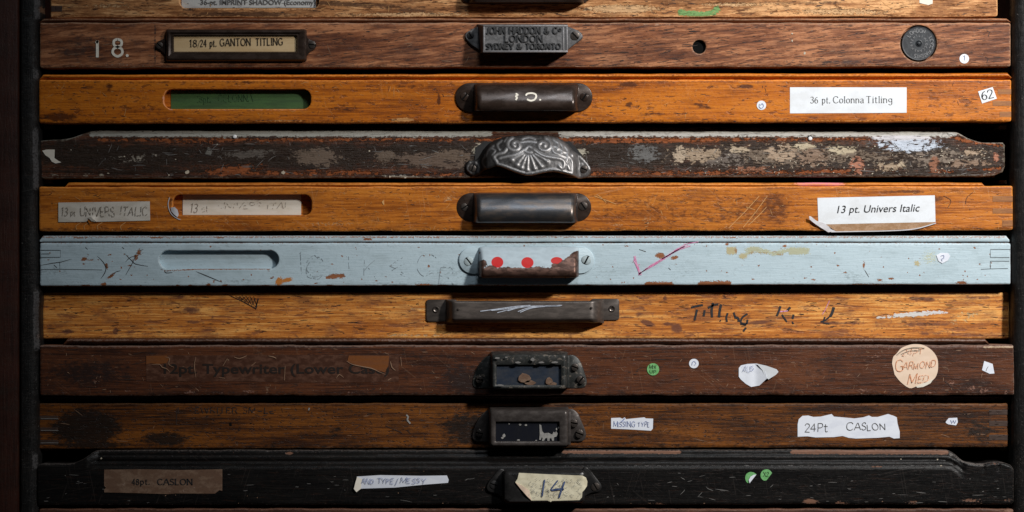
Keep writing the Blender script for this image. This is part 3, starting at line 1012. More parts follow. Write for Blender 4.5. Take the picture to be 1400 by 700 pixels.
M['tape_cream'] = plain('tape_cream', (.74, .68, .50), .5, .12, (.06, .1), (.62, .56, .40), seed=32, bump=.3)
M['sticker_green'] = plain('sticker_green', (.14, .40, .13), .5, .2, (.2, .2), (.19, .45, .18), seed=33, bump=.1)
M['ghost_grey'] = plain('ghost_grey', (.36, .355, .33), .8, .3, (.2, .2), seed=34)
M['ink_black'] = plain('ink_black', (.02, .02, .022), .5, .2)
M['ink_faint'] = plain('ink_faint', (.27, .22, .17), .7, .3, (.2, .2), seed=35)
M['ink_grey'] = plain('ink_grey', (.14, .135, .13), .6, .3)
M['ink_blue'] = plain('ink_blue', (.24, .29, .50), .6, .3)
M['ink_navy'] = plain('ink_navy', (.035, .06, .15), .5, .5, (.2, .2), (.09, .13, .26), seed=36)
M['ink_orange'] = plain('ink_orange', (.72, .28, .12), .6, .3, (.2, .2), (.78, .46, .3), seed=37)
M['ink_green_dark'] = plain('ink_green_dark', (.04, .11, .035), .6, .2)
M['ink_brown'] = plain('ink_brown', (.018, .011, .008), .5, .2)
M['paint_cream'] = plain('paint_cream', (.86, .80, .68), .55, .15, (.2, .2), seed=38)
M['chalk'] = plain('chalk', (.50, .54, .62), .9, .3, (.3, .3), (.36, .38, .44), seed=39)
M['tape_edge'] = plain('tape_edge', (.62, .60, .62), .25, .1, (.2, .2), coat=.5, seed=40)
M['clear_tape'] = plain('clear_tape', (.34, .20, .11), .22, .3, (.1, .2), (.42, .27, .17), coat=.6, seed=41)
M['scratch_pale'] = plain('scratch_pale', (.64, .34, .12), .7, .2)
M['scratch_tan'] = plain('scratch_tan', (.34, .20, .12), .7, .2)
M['scratch_grey'] = plain('scratch_grey', (.2, .19, .18), .6, .2)
M['scratch_dark'] = plain('scratch_dark', (.03, .015, .01), .7, .2)
M['pencil'] = plain('pencil', (.28, .33, .36), .6, .5, (.2, .2), (.37, .44, .48), seed=42)
M['crayon_pink'] = plain('crayon_pink', (.62, .17, .36), .7, .5, (.3, .3), (.66, .42, .55), seed=43)
M['crumb'] = plain('crumb', (.50, .43, .33), .7, .2)
M['crumb_white'] = plain('crumb_white', (.8, .8, .8), .7, .2)
M['brown_chip'] = plain('brown_chip', (.30, .12, .05), .6, .3, (.1, .2), (.22, .08, .035), seed=44)
M['endgrain'] = plain('endgrain', (.24, .085, .02), .6, .35, (.05, .8), (.33, .13, .03), seed=45)
M['endgrain_dark'] = plain('endgrain_dark', (.035, .016, .01), .6, .35, (.05, .8), (.055, .03, .02), seed=46)
M['gap_line'] = plain('gap_line', (.10, .12, .13), .8, .2)

W1 = wood('wood_scuffed_pale', 11, (.19, .070, .02), (.42, .185, .066), (.68, .37, .16), stain_and_shade=(.085, .035, .014), bare=(.66, .40, .2), fib=(.016, .2), fleck=.95, fleck_n=(.045, .24), fleck_col=(.14, .05, .016), grime=.4, scratch=0.17, figure=.7, bump=.9, rough=.62)
W2 = wood('wood_mahogany', 22, (.085, .026, .011), (.225, .078, .031), (.42, .175, .078), stain_and_shade=(.05, .028, .022), bare=(.42, .25, .17), fib=(.014, .17), fleck=.75, fleck_n=(.035, .3), fleck_col=(.09, .035, .022), grime=.35, scratch=0.09, figure=.55, tilt=5, bump=.7, rough=.55, wear=.7, wearcol=(.36, .21, .13))
W3 = wood('wood_orange', 33, (.25, .062, .007), (.46, .124, .009), (.62, .195, .016), stain_and_shade=(.085, .024, .008), bare=(.6, .29, .1), fleck=.7, fleck_n=(.06, .2), fleck_col=(.14, .04, .012), grime=.38, scratch=0.10, figure=.35, rough=.40, coat=.0, wear=.75, scratch_col=(.66, .33, .13))
W4 = wood('wood_blackened', 44, (.014, .006, .004), (.06, .022, .011), (.17, .058, .022), stain_and_shade=(.024, .0145, .009), bare=(.30, .085, .024), fleck=.5, grime=.6, scratch=0.16, scratch_col=(.28, .23, .18), figure=.25, rough=.45, amp=.95, bump=1.3, mscale=.062, speck=.7, wear=.5, wearcol=(.2, .17, .13), sharp=.1)
W5 = wood('wood_amber', 55, (.26, .068, .008), (.47, .142, .016), (.63, .225, .032), stain_and_shade=(.12, .036, .010), bare=(.64, .33, .14), fleck=.6, fleck_n=(.05, .2), fleck_col=(.2, .065, .018), grime=.36, scratch=0.14, figure=.35, rough=.40, coat=.0, wear=.6, scratch_col=(.68, .40, .2))
W6 = wood('paint_pale_blue', 66, (.44, .55, .605), (.47, .58, .635), (.50, .605, .655), stain_and_shade=(.31, .385, .41), bare=(.30, .115, .05), fleck=.0, grime=.4, scratch=0.03, scratch_col=(.25, .2, .17), figure=.1, rough=.36, bump=.45, amp=.85, sharp=.03, mscale=.2, speck=.0, wear=.85, wearcol=(.28, .12, .06))
W7 = wood('wood_honey', 77, (.34, .10, .016), (.58, .205, .036), (.80, .39, .105), stain_and_shade=(.15, .055, .03), bare=(.66, .42, .2), fleck=.75, fleck_n=(.03, .2), fleck_col=(.19, .065, .03), grime=.6, scratch=0.09, figure=.65, rough=.5, bump=.5, mscale=.07, wear=.4)
W8 = wood('wood_dark_brown', 88, (.032, .012, .007), (.092, .030, .013), (.135, .046, .018), stain_and_shade=(.024, .014, .012), bare=(.26, .13, .09), fleck=.3, grime=.5, scratch=0.21, scratch_col=(.26, .15, .09), figure=.4, rough=.42, speck=.7, wear=.7, wearcol=(.21, .14, .11), bump=.5)
W9 = wood('wood_walnut', 99, (.026, .008, .003), (.105, .032, .005), (.20, .064, .008), stain_and_shade=(.009, .006, .0045), bare=(.3, .2, .13), fleck=.85, fleck_n=(.1, .3), fleck_col=(.025, .011, .006), grime=.42, scratch=0.04, figure=.45, rough=.5, wear=.35, bump=.6, wearcol=(.18, .10, .05))
W10 = wood('wood_ebonised', 110, (.003, .003, .003), (.0055, .005, .005), (.012, .011, .010), stain_and_shade=(.007, .0065, .006), bare=(.22, .11, .07), fleck=.2, grime=.3, scratch=0.12, scratch_col=(.10, .08, .07), figure=.3, rough=.40, wear=.55, wearcol=(.13, .11, .10), bump=.45, spec=.2, speck=.2, amp=.5, sharp=.1)
W11 = wood('wood_lowest', 121, (.045, .018, .012), (.085, .034, .02), (.13, .055, .03), bare=(.3, .17, .12), grime=.4, figure=.4, rough=.5)
WP = wood('wood_cabinet_panel', 132, (.020, .006, .0035), (.034, .010, .006), (.052, .016, .009), fib=(.42, .012), fleck=.3, fleck_n=(.5, .05), grime=.4, scratch=0.07, scratch_col=(.14, .1, .08), figure=.3, rough=.5, wear=.2, speck=.3)
WB = wood('wood_black_post', 143, (.005, .005, .005), (.008, .008, .008), (.014, .014, .014), fib=(.42, .014), fleck=.2, grime=.3, scratch=0.12, scratch_col=(.14, .13, .12), figure=.3, rough=.42, wear=.8, wearcol=(.085, .08, .08), bare=(.17, .085, .045), speck=.8, bump=.9)
WT = plain('tray_wood', (.12, .06, .03), .7, .3, (.01, .3), (.17, .09, .045), seed=60)

# ------------------------------------------------------------------ the cabinet
cab = empty('type_cabinet', W(700, 350, -300) * 1.0, 'dark old printers cabinet with black side posts holding the stack of drawers', 'cabinet')
cab.location.z = 0
ZB = 350 + Z0 / S          # picture height of the floor
k0 = 1.0
g = G(); g.box(-70, 28, -420, ZB, -700, 16, bev=2)
A = np.array(g.v); g.attr = {'mk': np.zeros((len(A), 4)), 'pc': np.full((len(A), 4), .5)}
g.build('side_panel', WP, cab, angle=40)
g = G(); g.box(1418, 1480, -420, ZB, -700, 4, bev=2)
A = np.array(g.v); g.attr = {'mk': np.zeros((len(A), 4)), 'pc': np.full((len(A), 4), .5)}
g.build('side_panel', WP, cab, angle=40)


def post(x0, x1, d, seed, inner, marks):
    """a black upright with a rounded, knocked-about inner edge"""
    ys = np.arange(-60, 780, 3.0)
    prof = [(0, -8), (0, -2), (.06, -.3), (.15, 0), (.45, 0.2), (.62, -.2), (.72, -1.6), (.82, -3.4), (.92, -6.5), (1, -12), (1, -30)]
    if inner < 0: prof = [(1 - a, b) for a, b in prof]
    rows = []
    for y in ys:
        bite = 0
        for (a, b, q) in marks:
            if a < y < b: bite = q * min(1, (y - a) / 5, (b - y) / 5)
        row = []
        for (u, dd) in prof:
            x = x0 + (x1 - x0) * u
            wx = (float(vnoise([y], seed, 40)[0]) * .8 + float(vnoise([y], seed + 1, 6)[0]) * .35)
            w = u if inner > 0 else 1 - u
            row.append((x + (wx + bite * 3.4) * w * inner, y, d + dd - bite * w * 2 + float(vnoise([y + u * 90], seed + 2, 8)[0]) * .25))
        rows.append(row)
    g = G(kof(d)); g.grid(rows)
    A = np.array(g.v)
    mk, pc = mask_channels(A[:, 0], A[:, 1], {'bare': [('e', 53, 12, 3, 6, 0, .75), ('e', 49, 435, 3, 30, 0, .45), ('e', 50, 460, 2, 6, 0, .8)]})
    for i in range(len(A)):
        u = prof[i % len(prof)][0]; u = u if inner > 0 else 1 - u
        y = A[i, 1]
        b = max([0] + [min(1, (y - a) / 6, (bb - y) / 6) for (a, bb, q) in marks if a < y < bb])
        mk[i, 3] = ((.28 + .30 * b) * (1 if .66 < u < .93 else .12)) if inner > 0 else 0  # rubbed edge, with the edge's highlight also put in as a paler band
    g.attr = {'mk': mk, 'pc': pc}
    g.f.append(tuple(range(len(prof)))); 
    o = g.build('post', WB, cab, angle=60)
    return o


post(27.5, 50.5, 10, 4, 1, [(-60, 29, 1.0), (92, 112, .5), (172, 262, .45), (394, 482, .75), (618, 645, .35)])
post(1386.5, 1424, 10, 9, -1, [])
g = G(); g.box(28.5, 1417.5, -420, 1000, -700, -690); g.build('back_panel', WP, cab)
g = G(); g.box(-70, 1480, -440, -421, -700, 16, bev=2); g.build('top_board', WP, cab)

GRP = 'drawers stacked in the cabinet'


def drawer(y_bottom, d0, label):
    return empty('type_case', W(700, y_bottom, d0 - 320, kof(d0)), label, 'drawer', GRP)


def rect(x0, x1, y0, y1, r=2.5, y0r=None, y1r=None):
    y0r = y0 if y0r is None else y0r; y1r = y1 if y1r is None else y1r
    return [(x0 + r, y0), (x1 - r, y0r), (x1 - r * .3, y0r + r * .3), (x1, y0r + r), (x1, y1r - r), (x1 - r * .3, y1r - r * .3), (x1 - r, y1r), (x0 + r, y1), (x0 + r * .3, y1 - r * .3), (x0, y1 - r), (x0, y0 + r), (x0 + r * .3, y0 + r * .3)]


def bead(y0, y1, dtop=-5, dmid=-1.0):
    h = y1 - y0
    return [(y0 + 1.2, -30), (y0 + .3, -9), (y0 + .2, dtop - 1), (y0 + h * .12, dmid - 1.6), (y0 + h * .35, dmid), (y0 + h * .6, dmid - .3), (y0 + h * .85, dmid - 2.6), (y1, dmid - 6), (y1 + 1.5, dmid - 7), (y1 + 3, -22)]


def pin(root, x0, x1, y0, y1, d, k, mat, name='joint_pin'):
    g = G(k); g.box(x0, x1, y0, y1, d - 3, d + .35, bev=.3)
    return g.build(name, mat, root)


def runners(y, d):
    for a, b in ((51, 63), (1376, 1386)):
        g = G(); g.box(a, b, y + 1, y + 6, -660, -42); g.build('runner', WT, cab)


# ------------------------------------------------------------------ drawer 1: pale scuffed, cut off by the top of the picture
d0 = -20
r = drawer(24, d0, 'topmost drawer, pale scuffed wood with a green smear and a grey card in its slot')
k = kof(d0)
sp = {'stain_and_shade': [('e', 330, 20, 90, 5, 0, .8), ('e', 480, 6, 90, 4, 2, .75), ('e', 260, 8, 14, 9, 0, .8), ('e', 560, 14, 40, 3, 4, .7), ('e', 90, 8, 30, 8, 0, .35), ('e', 1100, 4, 90, 5, 0, .5), ('e', 720, 12, 100, 8, 0, .45), ('e', 150, -12, 100, 12, 0, .7)],
      'bare': [('e', 850, 12, 60, 6, 0, .8), ('e', 1150, 16, 90, 6, 0, .6), ('e', 560, 20, 110, 4, 0, .65), ('e', 1000, 6, 60, 4, 0, .6), ('e', 150, 8, 50, 5, 0, .5)],
      'paint': [('l', [(930, 17), (945, 19), (962, 20), (976, 17), (981, 12)], 9, .86, (.16, .30, .10))]}
slot1 = stadium(246, 436, -24, 11.5, 6, r=9)
board(r, rect(68.5, 1364, -40, 24, y1r=23), W1, d0, spec=sp, holes=[slot1], seed=11, wob=.7, rows=np.arange(-8, 24, 2.2))
c = paper(r, 'title_card', [(247, -22), (431, -22), (431, 9.5), (247, 10)], M['card_grey'], d0 - 8, k)
t = font_lines('36-pt. IMPRINT SHADOW (Economy)', 273, 5.5, 7, 158, d0 - 7.2, k, bold=.018); t.build('lettering', M['ink_grey'], c, root=r)
tray(r, 68.5, 1364, -40, 24, d0, 34, WT)
cup_pull(r, kof(d0 + 20), 625, 812, -36, 3, 642, 798, [(-34, 3), (-28, 13), (-20, 21), (-12, 25), (-4, 26), (0, 25), (3.5, 22)], M['black_iron'], M['black_iron'], [(633, -16, 5, 30), (803, -16, 5, 60)], M['screw_dark'], d=d0)
paper(r, 'torn_paper', [(1257, -7), (1275, -7), (1275, 5), (1269, 7), (1257, 4)], M['paper_cream'], d0 + .6, k)
pin(r, 70, 85, 8, 16, d0, k, M['endgrain_dark'])
scratches(r, M['scratch_pale'], k, d0 + .35, (72, 1360, 0, 22), 60, 1, w=.6)
scratches(r, M['scratch_dark'], k, d0 + .35, (72, 1360, 0, 22), 200, 2, w=.8, along=1, lmax=12)
runners(24, d0)

# ------------------------------------------------------------------ drawer 2: mahogany, number 18
d0 = 0
r = drawer(92, d0, 'reddish brown drawer numbered 18 with cast nameplate pull and round black disc')
k = kof(d0)
sp = {'stain_and_shade': [('e', 130, 62, 90, 30, 0, .42), ('l', [(56, 90), (1380, 89)], 7, .44), ('l', [(420, 34), (1380, 34)], 5, .40), ('e', 100, 70, 40, 12, 0, .5), ('e', 640, 70, 60, 20, 0, .35), ('e', 1150, 85, 100, 5, 0, .5), ('l', [(212, 34), (212, 88)], 3, .7)],
      'bare': [('e', 1255, 86, 40, 4, 0, .42), ('e', 1100, 84, 60, 4, 0, .4), ('e', 900, 34, 60, 2, 0, .5), ('e', 160, 88, 40, 2, 0, .6)], 'paint': []}
hole = [(956 + 9.2 * math.cos(a * math.pi / 10), 64 + 9.6 * math.sin(a * math.pi / 10)) for a in range(20)]
well = [(1256 + 25 * math.cos(a * math.pi / 24), 59.5 + 25 * math.sin(a * math.pi / 24)) for a in range(48)]
board(r, rect(53.8, 1382, 31, 93, y1r=91), W2, d0, spec=sp, holes=[hole, well], seed=22, hole_depth=7)
strip(r, 54, 1382, bead(24.5, 29.5, -4, -1.5), W2, d0, seed=23)
tray(r, 54, 1382, 31, 92, d0, 34, WT)
g = G(k); g.lathe(956, 64, [(9.5, d0 - 6.5), (9, d0 - 5.2), (.01, d0 - 5)], 24); g.build('bolt_hole_plug', M['void'], r, angle=40)
g = G(k)
g.lathe(1256, 59.5, [(23.4, d0 - 7.5), (23.4, d0 + .2), (22.8, d0 + 1.4), (21.6, d0 + 1.15), (20.6, d0 + 1.2), (20.3, d0 + 1.2), (5.2, d0 + 1.2), (5, d0 + 1.2), (4, d0 + 1.7), (3, d0 + .8), (2.4, d0 + 2.6), (1.2, d0 + 3.4), (.01, d0 + 3.6)], 48)
disc = g.build('round_disc', M['disc_rubber'], r, angle=35, label='round black moulded disc with raised ring of lettering')
g = G(k)
for i, ch in enumerate('LONDON'):
    a = math.radians(-148 + i * 15)
    write(g, ch, 1256 + 15 * math.cos(a), 59.5 + 15 * math.sin(a), 4.8, .9, d=d0 + 1.7, rot=math.degrees(a) + 90)
rs = random.Random(5)
for i in range(13):
    a = math.radians(-30 + i * 11)
    write(g, 'LONDONPATENTS'[i], 1256 + 15.4 * math.cos(a), 59.5 + 15.4 * math.sin(a), 4.6, .85, d=d0 + 1.7, rot=math.degrees(a) + 90)
for i in range(16):
    a = math.radians(i * 22.5)
    write(g, 'OCEANSPATENTLINE'[i], 1256 + 9 * math.cos(a), 59.5 + 9 * math.sin(a), 3, .6, d=d0 + 1.7, rot=math.degrees(a) + 90)
g.build('lettering', M['disc_letter'], disc, root=r)
s = paper(r, 'round_sticker', stadium(1311.8, 1324.8, 73.8, 86.8, 8), M['paper_white'], d0 + .5, k, step=3)
ink(s, lambda g: (write(g, '1', 1317, 83, 6, .7, d=d0 + 1.2, jit=1),), M['ink_blue'], k)
ink(r, lambda g: (write(g, '1', 132, 78.5, 23, 3.9, d=d0 + .6, xs=.3), write(g, '8', 153, 77.5, 23, 3.4, d=d0 + .6, width=15, jit=.25), g.prism(stadium(172, 176, 74, 78, 3), d0, d0 + .6)), M['paint_cream'], k, 'painted_number')
# card holder
g = G(k)
loops(g, [(227, 419.5, 40, 84.5, 3, d0 - .5), (227.5, 419, 40.5, 84, 3, d0 + 5), (229.5, 417.5, 42.5, 82, 3, d0 + 8), (232, 414, 45, 79.5, 2.5, d0 + 8.6), (235, 410, 47, 75, 2, d0 + 6.4), (237, 407.5, 48.5, 73, 1.5, d0 + 6.8), (238.5, 405.5, 49, 71, 1, d0 + 4)], cap=False)
for sgn, ex in ((-1, 228), (1, 418.5)):
    e = smooth_line([(ex, 44), (ex + sgn * 2, 52), (ex + sgn * 8, 55), (ex + sgn * 13, 58), (ex + sgn * 14, 63), (ex + sgn * 11, 68), (ex + sgn * 6, 71), (ex + sgn * 1.5, 76), (ex, 82)], 3)
    g.prism(e, d0 - .5, d0 + 3, bev=1.2)
h = g.build('card_holder', M['black_iron'], r, angle=40)
screw(h, 218.5, 62.5, d0 + 3, 4.2, M['screw_dark'], 40, k); screw(h, 427, 61.5, d0 + 3, 4.6, M['screw_dark'], 5, k)
c = paper(r, 'title_card', [(237, 47), (407, 47), (407, 73), (237, 73)], M['card_tan'], d0 + 2.8, k)
ink(c, lambda g: (write(g, '/', 271, 64.5, 8, .5, width=3, d=d0 + 3.8), write(g, '18', 260, 64.3, 9.4, .95, width=10, d=d0 + 3.8, serif=.13), write(g, '24 pt.', 274.5, 64, 9.2, .95, width=22, d=d0 + 3.8, serif=.1, rot=-.7),
                  write(g, 'GANTON', 301.5, 63, 9.4, 1.0, width=42, d=d0 + 3.8, serif=.12, rot=-1), write(g, 'TITLING', 350, 62.3, 9.2, 1.0, width=37.5, d=d0 + 3.8, serif=.12, rot=-1)), M['ink_brown'], k)
# cast nameplate pull
kk = kof(18)
g = G(kk)
top = [(650, 31.2, 1), (776, 31.2, 1), (776.5, 36, 25), (662, 36, 25)]
V8 = [(652, 31, 0), (776, 31, 0), (661, 36, 25), (776, 36, 25), (660.5, 72.5, 30), (775.5, 72.5, 30), (656, 72, 0), (775, 72, 0), (662, 70, 27), (774, 70, 27), (660, 69, 0), (772, 69, 0)]
g.add(V8, [(0, 1, 3, 2), (2, 3, 5, 4), (4, 5, 9, 8), (8, 9, 11, 10), (0, 2, 4, 6), (1, 7, 5, 3)])
g.prism(smooth_line([(658, 33), (650, 36), (640, 41), (635.5, 46), (637, 52), (644, 60), (655, 67), (660, 70)], 3), -.5, 4, bev=1.4)
g.prism(smooth_line([(775, 34), (783, 37), (792, 41), (797, 47), (796, 52), (788, 58), (775, 68)], 3), -.5, 5, bev=1.6)
h = g.build('nameplate_pull', M['cast_iron'], r, angle=25, label='cast iron pull with raised maker lettering')
def fd(x, y): return 25 + (y - 36) * 5 / 36.5
g = G(kk)
for (a, b, c_, e_) in ((660.8, 776.2, 34.8, 37.4), (660.6, 776, 70, 72.8), (660.6, 663.2, 37.4, 70), (768.6, 771, 37.4, 70), (773.6, 776.2, 37.4, 70)):
    n0 = len(g.v); g.box(a, b, c_, e_, 0, 1.6, bev=.5)
    g.v[n0:] = [(x, y, fd(x, y) + z - .6) for x, y, z in g.v[n0:]]
g.build('raised_rim', M['cast_edge'], h, root=r, angle=40)
def raised(g, txt, x, y, hh, w, width, serif=.1):
    t0 = G(kk); write(t0, txt, x, y, hh, w, width=width, d=0, serif=serif, contrast=(.75, 1.15))
    n0 = len(g.v); g.add([(a, b, fd(a, b) + 2.0) for a, b, c in t0.v], t0.f)
    m0 = g.add([(a, b, fd(a, b) - .3) for a, b, c in t0.v], [])
    for f in t0.f:
        for i in range(len(f)):
            a, b = f[i], f[(i + 1) % len(f)]
            g.f.append((n0 + a, n0 + b, m0 + b, m0 + a))
g = G(kk)
raised(g, 'JOHN HADDON & C', 665, 46.8, 8.6, 1.75, 97)
raised(g, 'o', 763.5, 43.5, 6, 1.2, 3.6, 0)
raised(g, 'LONDON', 690, 58.2, 8.8, 1.35, 52)
raised(g, 'SYDNEY & TORONTO', 665.5, 68.2, 7.4, 1.75, 101)
g.build('raised_lettering', M['cast_black'], h, root=r)
screw(h, 643, 47, 4, 4.4, M['cast_black'], 60, kk); screw(h, 786.5, 47.5, 5, 5.6, M['screw_dark'], 45, kk, dome=.8)
scratches(r, M['scratch_tan'], k, d0 + .35, (60, 1375, 34, 90), 110, 5, lmax=18, w=.5, along=.9)
scratches(r, M['scratch_dark'], k, d0 + .35, (430, 1375, 34, 90), 480, 6, lmin=5, lmax=22, w=.7, along=1, sd=.06, tilt=-.07, avoid=((1228, 1284, 31, 92), (940, 970, 50, 78)))
for (x, y) in ((1353, 44), (1351, 80)):
    ink(r, lambda g: (g.ribbon([(x - 4, y - 2), (x, y), (x - 2, y + 6)], .9, d0 + .4), g.ribbon([(x, y), (x + 16, y - 1)], .5, d0 + .4)), M['scratch_dark'], k, 'nail_mark', kind='stuff')
flakes(r, M['crumb'], k, d0, [(1083, 46, 1.3, 1.3), (1083, 56, 1, 1.6), (1100, 73, 1.6, 2)], 3)
runners(92, d0)

# ------------------------------------------------------------------ drawer 3: orange, number 10 on the pull
d0 = 0
r = drawer(168, d0, 'orange drawer with green card in its slot and the number 10 on its black pull')
k = kof(d0)
sp = {'stain_and_shade': [('l', [(56, 166), (1380, 165)], 11, .43), ('l', [(56, 112), (1380, 112)], 6, .42), ('e', 200, 150, 90, 18, 0, .36), ('e', 1300, 140, 60, 20, 0, .36), ('e', 80, 160, 30, 6, 0, .8), ('e', 150, 118, 8, 8, 0, .6), ('e', 860, 116, 16, 3, 0, .9), ('e', 860, 143, 6, 5, 0, .7), ('e', 600, 136, 2.5, 9, 0, .9), ('e', 470, 148, 30, 8, 0, .5), ('e', 560, 118, 60, 3, 0, .5), ('e', 330, 112, 60, 4, 0, .5),
                ('e', 1018, 118, 12, 3, 0, .85), ('e', 730, 165, 90, 5, 0, .5), ('e', 960, 145, 20, 5, 10, .6), ('e', 1275, 130, 6, 8, 0, .5), ('e', 890, 156, 26, 3, 0, .6)],
      'bare': [('e', 550, 164, 22, 4, 0, .7), ('e', 390, 165, 60, 2, 0, .5), ('e', 75, 118, 10, 3, -15, .45), ('e', 1170, 165, 90, 2, 0, .5), ('e', 1060, 161, 14, 4, 0, .4)], 'paint': [('l', [(228, 126), (224, 134), (226, 143), (234, 149)], 5, .8, (.55, .3, .25)), ('l', [(240, 150), (420, 150)], 3, .55, (.5, .2, .12))]}
slot = stadium(224, 425, 122, 149, 8, r=11)
board(r, rect(53, 1383, 109, 168.5, y1r=166.5), W3, d0, spec=sp, holes=[slot], seed=33, hole_depth=12)
strip(r, 53.5, 1383, bead(100.5, 107.5, -4, -1), W3, d0, seed=34, ytilt=-1.2)
tray(r, 53, 1383, 109, 168, d0, 34, WT)
c = paper(r, 'title_card', [(232, 123), (424, 123), (424, 148.2), (232, 148.2)], M['card_green'], d0 - 11.2, k)
ink(c, lambda g: (write(g, '18pt.', 268, 139, 8.5, 1.1, width=19, d=d0 - 10.5, skip=.4, serif=.08), write(g, 'COLONNA', 297, 138, 9.5, .8, width=48, d=d0 - 10.5, skip=.3, seed=4)), M['ink_green_dark'], k)
cup_pull(r, kof(12), 622, 810.5, 112.5, 152, 648.5, 790.5, [(114.5, 3), (116, 8), (121, 15), (128, 20), (135, 23.5), (141, 25.5), (146, 25.5), (150.5, 23), (151.5, 20)], M['black_iron'], M['black_iron'], [(635, 131.5, 5.2, -50), (799, 132, 5.2, -55)], M['black_iron'])
def dh(x, y): return float(np.interp(y, [114, 121, 128, 135, 141, 146], [3, 15, 20, 23.5, 25.6, 25.6])) + 2.0
ink(r, lambda g: (g.ribbon(smooth_line([(705, 128), (708, 130), (705, 132), (707, 134), (705, 137)], 4), 2.2, dh),
                  g.ribbon(smooth_line([(719, 131), (721, 128.3), (727, 127.5), (732, 129), (733, 133), (730, 137), (725, 138), (720.5, 136)], 4), 2.4, dh), g.ribbon([(737.3, 136.6), (739.6, 137)], 2.2, dh)), M['paint_cream'], kof(20), 'painted_number', label='small cream number 10 painted on the black pull')
s = paper(r, 'round_sticker', stadium(1034.6, 1047.4, 137.6, 150.4, 8), M['paper_white'], d0 + .5, k, step=3)
ink(s, lambda g: g.ribbon(smooth_line([(1038.5, 142), (1038, 146), (1041, 148), (1044, 145), (1042, 141.5), (1040, 144)], 4), .8, d0 + 1.2), M['ink_blue'], k)
s = paper(r, 'printed_label', [(1080, 119.3), (1239.5, 119.5), (1239.5, 154.2), (1080, 155)], M['paper_white'], d0 + .5, k)
ink(s, lambda g: (write(g, '36 pt.', 1108, 141, 8.6, .75, width=27, d=d0 + 1.0, serif=.1, contrast=(.6, 1.3)), write(g, 'Colonna', 1139, 140.8, 9, .75, width=42, d=d0 + 1.0, serif=.1, contrast=(.6, 1.4)), write(g, 'Titling', 1184, 140.6, 9, .75, width=36, d=d0 + 1.0, serif=.1, contrast=(.6, 1.4))), M['ink_grey'], k)
s = paper(r, 'number_label', [(1337.2, 125), (1357, 119), (1362.8, 134.8), (1342.6, 141.6)], M['paper_white'], d0 + .5, k)
ink(s, lambda g: (write(g, '6', 1343, 137, 11.5, 1.0, width=7.6, d=d0 + 1.0, rot=-15, contrast=(.6, 1.6)), write(g, '2', 1351.5, 135, 11.5, 1.0, width=8, d=d0 + 1.0, rot=-15, contrast=(.8, 1.4))), M['ink_black'], k)
for (a, b, c_, e_) in ((1364, 1383, 122, 129), (1357, 1383, 138, 145), (1366.5, 1383, 152.5, 160)): pin(r, a, b - .5, c_, e_, d0, k, M['endgrain'])
AV3 = ((218, 430, 118, 152), (1078, 1241, 117, 157), (620, 812, 110, 155))
scratches(r, M['scratch_pale'], k, d0 + .35, (60, 1375, 112, 166), 110, 7, w=.45, avoid=AV3, along=.3, lmax=14)
scratches(r, M['scratch_dark'], k, d0 + .35, (60, 1375, 112, 166), 200, 8, w=.75, avoid=AV3, along=.85, lmax=10)
runners(168, d0)

# ------------------------------------------------------------------ drawer 4: blackened, ornate pull
d0 = -10
r = drawer(244, d0, 'blackened crusty drawer with scooped top corners and ornate scrolled shell pull')
d0 = d0
k = kof(d0)
left = smooth_line([(54, 192.5), (70, 191), (88, 190.5), (100, 188), (112, 183), (122, 179.5), (132, 178)], 4)
right = smooth_line([(1298, 180), (1308, 181), (1316, 185), (1326, 190), (1340, 194), (1356, 195), (1371, 195.5)], 4)
ol = left + right + [(1374, 199), (1374, 228), (1371, 236), (1360, 240), (1340, 241.5), (58, 244.5), (54, 240)]
topx = [p[0] for p in left + right]; topy = [p[1] for p in left + right]
def disp4(X, Y):
    yt = np.interp(X, topx, topy)
    dy = Y - yt
    e = np.clip(np.minimum(X - 100, 1310 - X) / 30, 0, 1)
    cham = np.clip(1 - dy / 9.0, 0, 1) * 6.5 * e
    lowr = -np.exp(-((Y - 237.5) / 1.0) ** 2) * .9
    return -cham + lowr + vnoise2(X, Y, 77, 30, 10) * .6 * np.clip((X - 300) / 600, .2, 1)
LIT_GREY = (.30, .29, .255)  # light caught by the top bevel, put into the colour as paler grey
crust = [(960, 212, 46, 14), (1010, 205, 20, 8), (1030, 232, 40, 6), (1068, 212, 44, 17), (1110, 214, 50, 17), (1172, 222, 14, 20), (1150, 207, 30, 9), (1215, 228, 26, 7), (1232, 226, 9, 5), (1278, 222, 12, 18), (1330, 210, 26, 7), (1320, 222, 40, 8), (1362, 215, 6, 8), (1100, 200, 24, 6)]
cc = [(.34, .25, .17), (.42, .33, .23), (.26, .11, .06), (.36, .26, .18), (.24, .16, .11), (.36, .15, .09), (.46, .38, .26)]
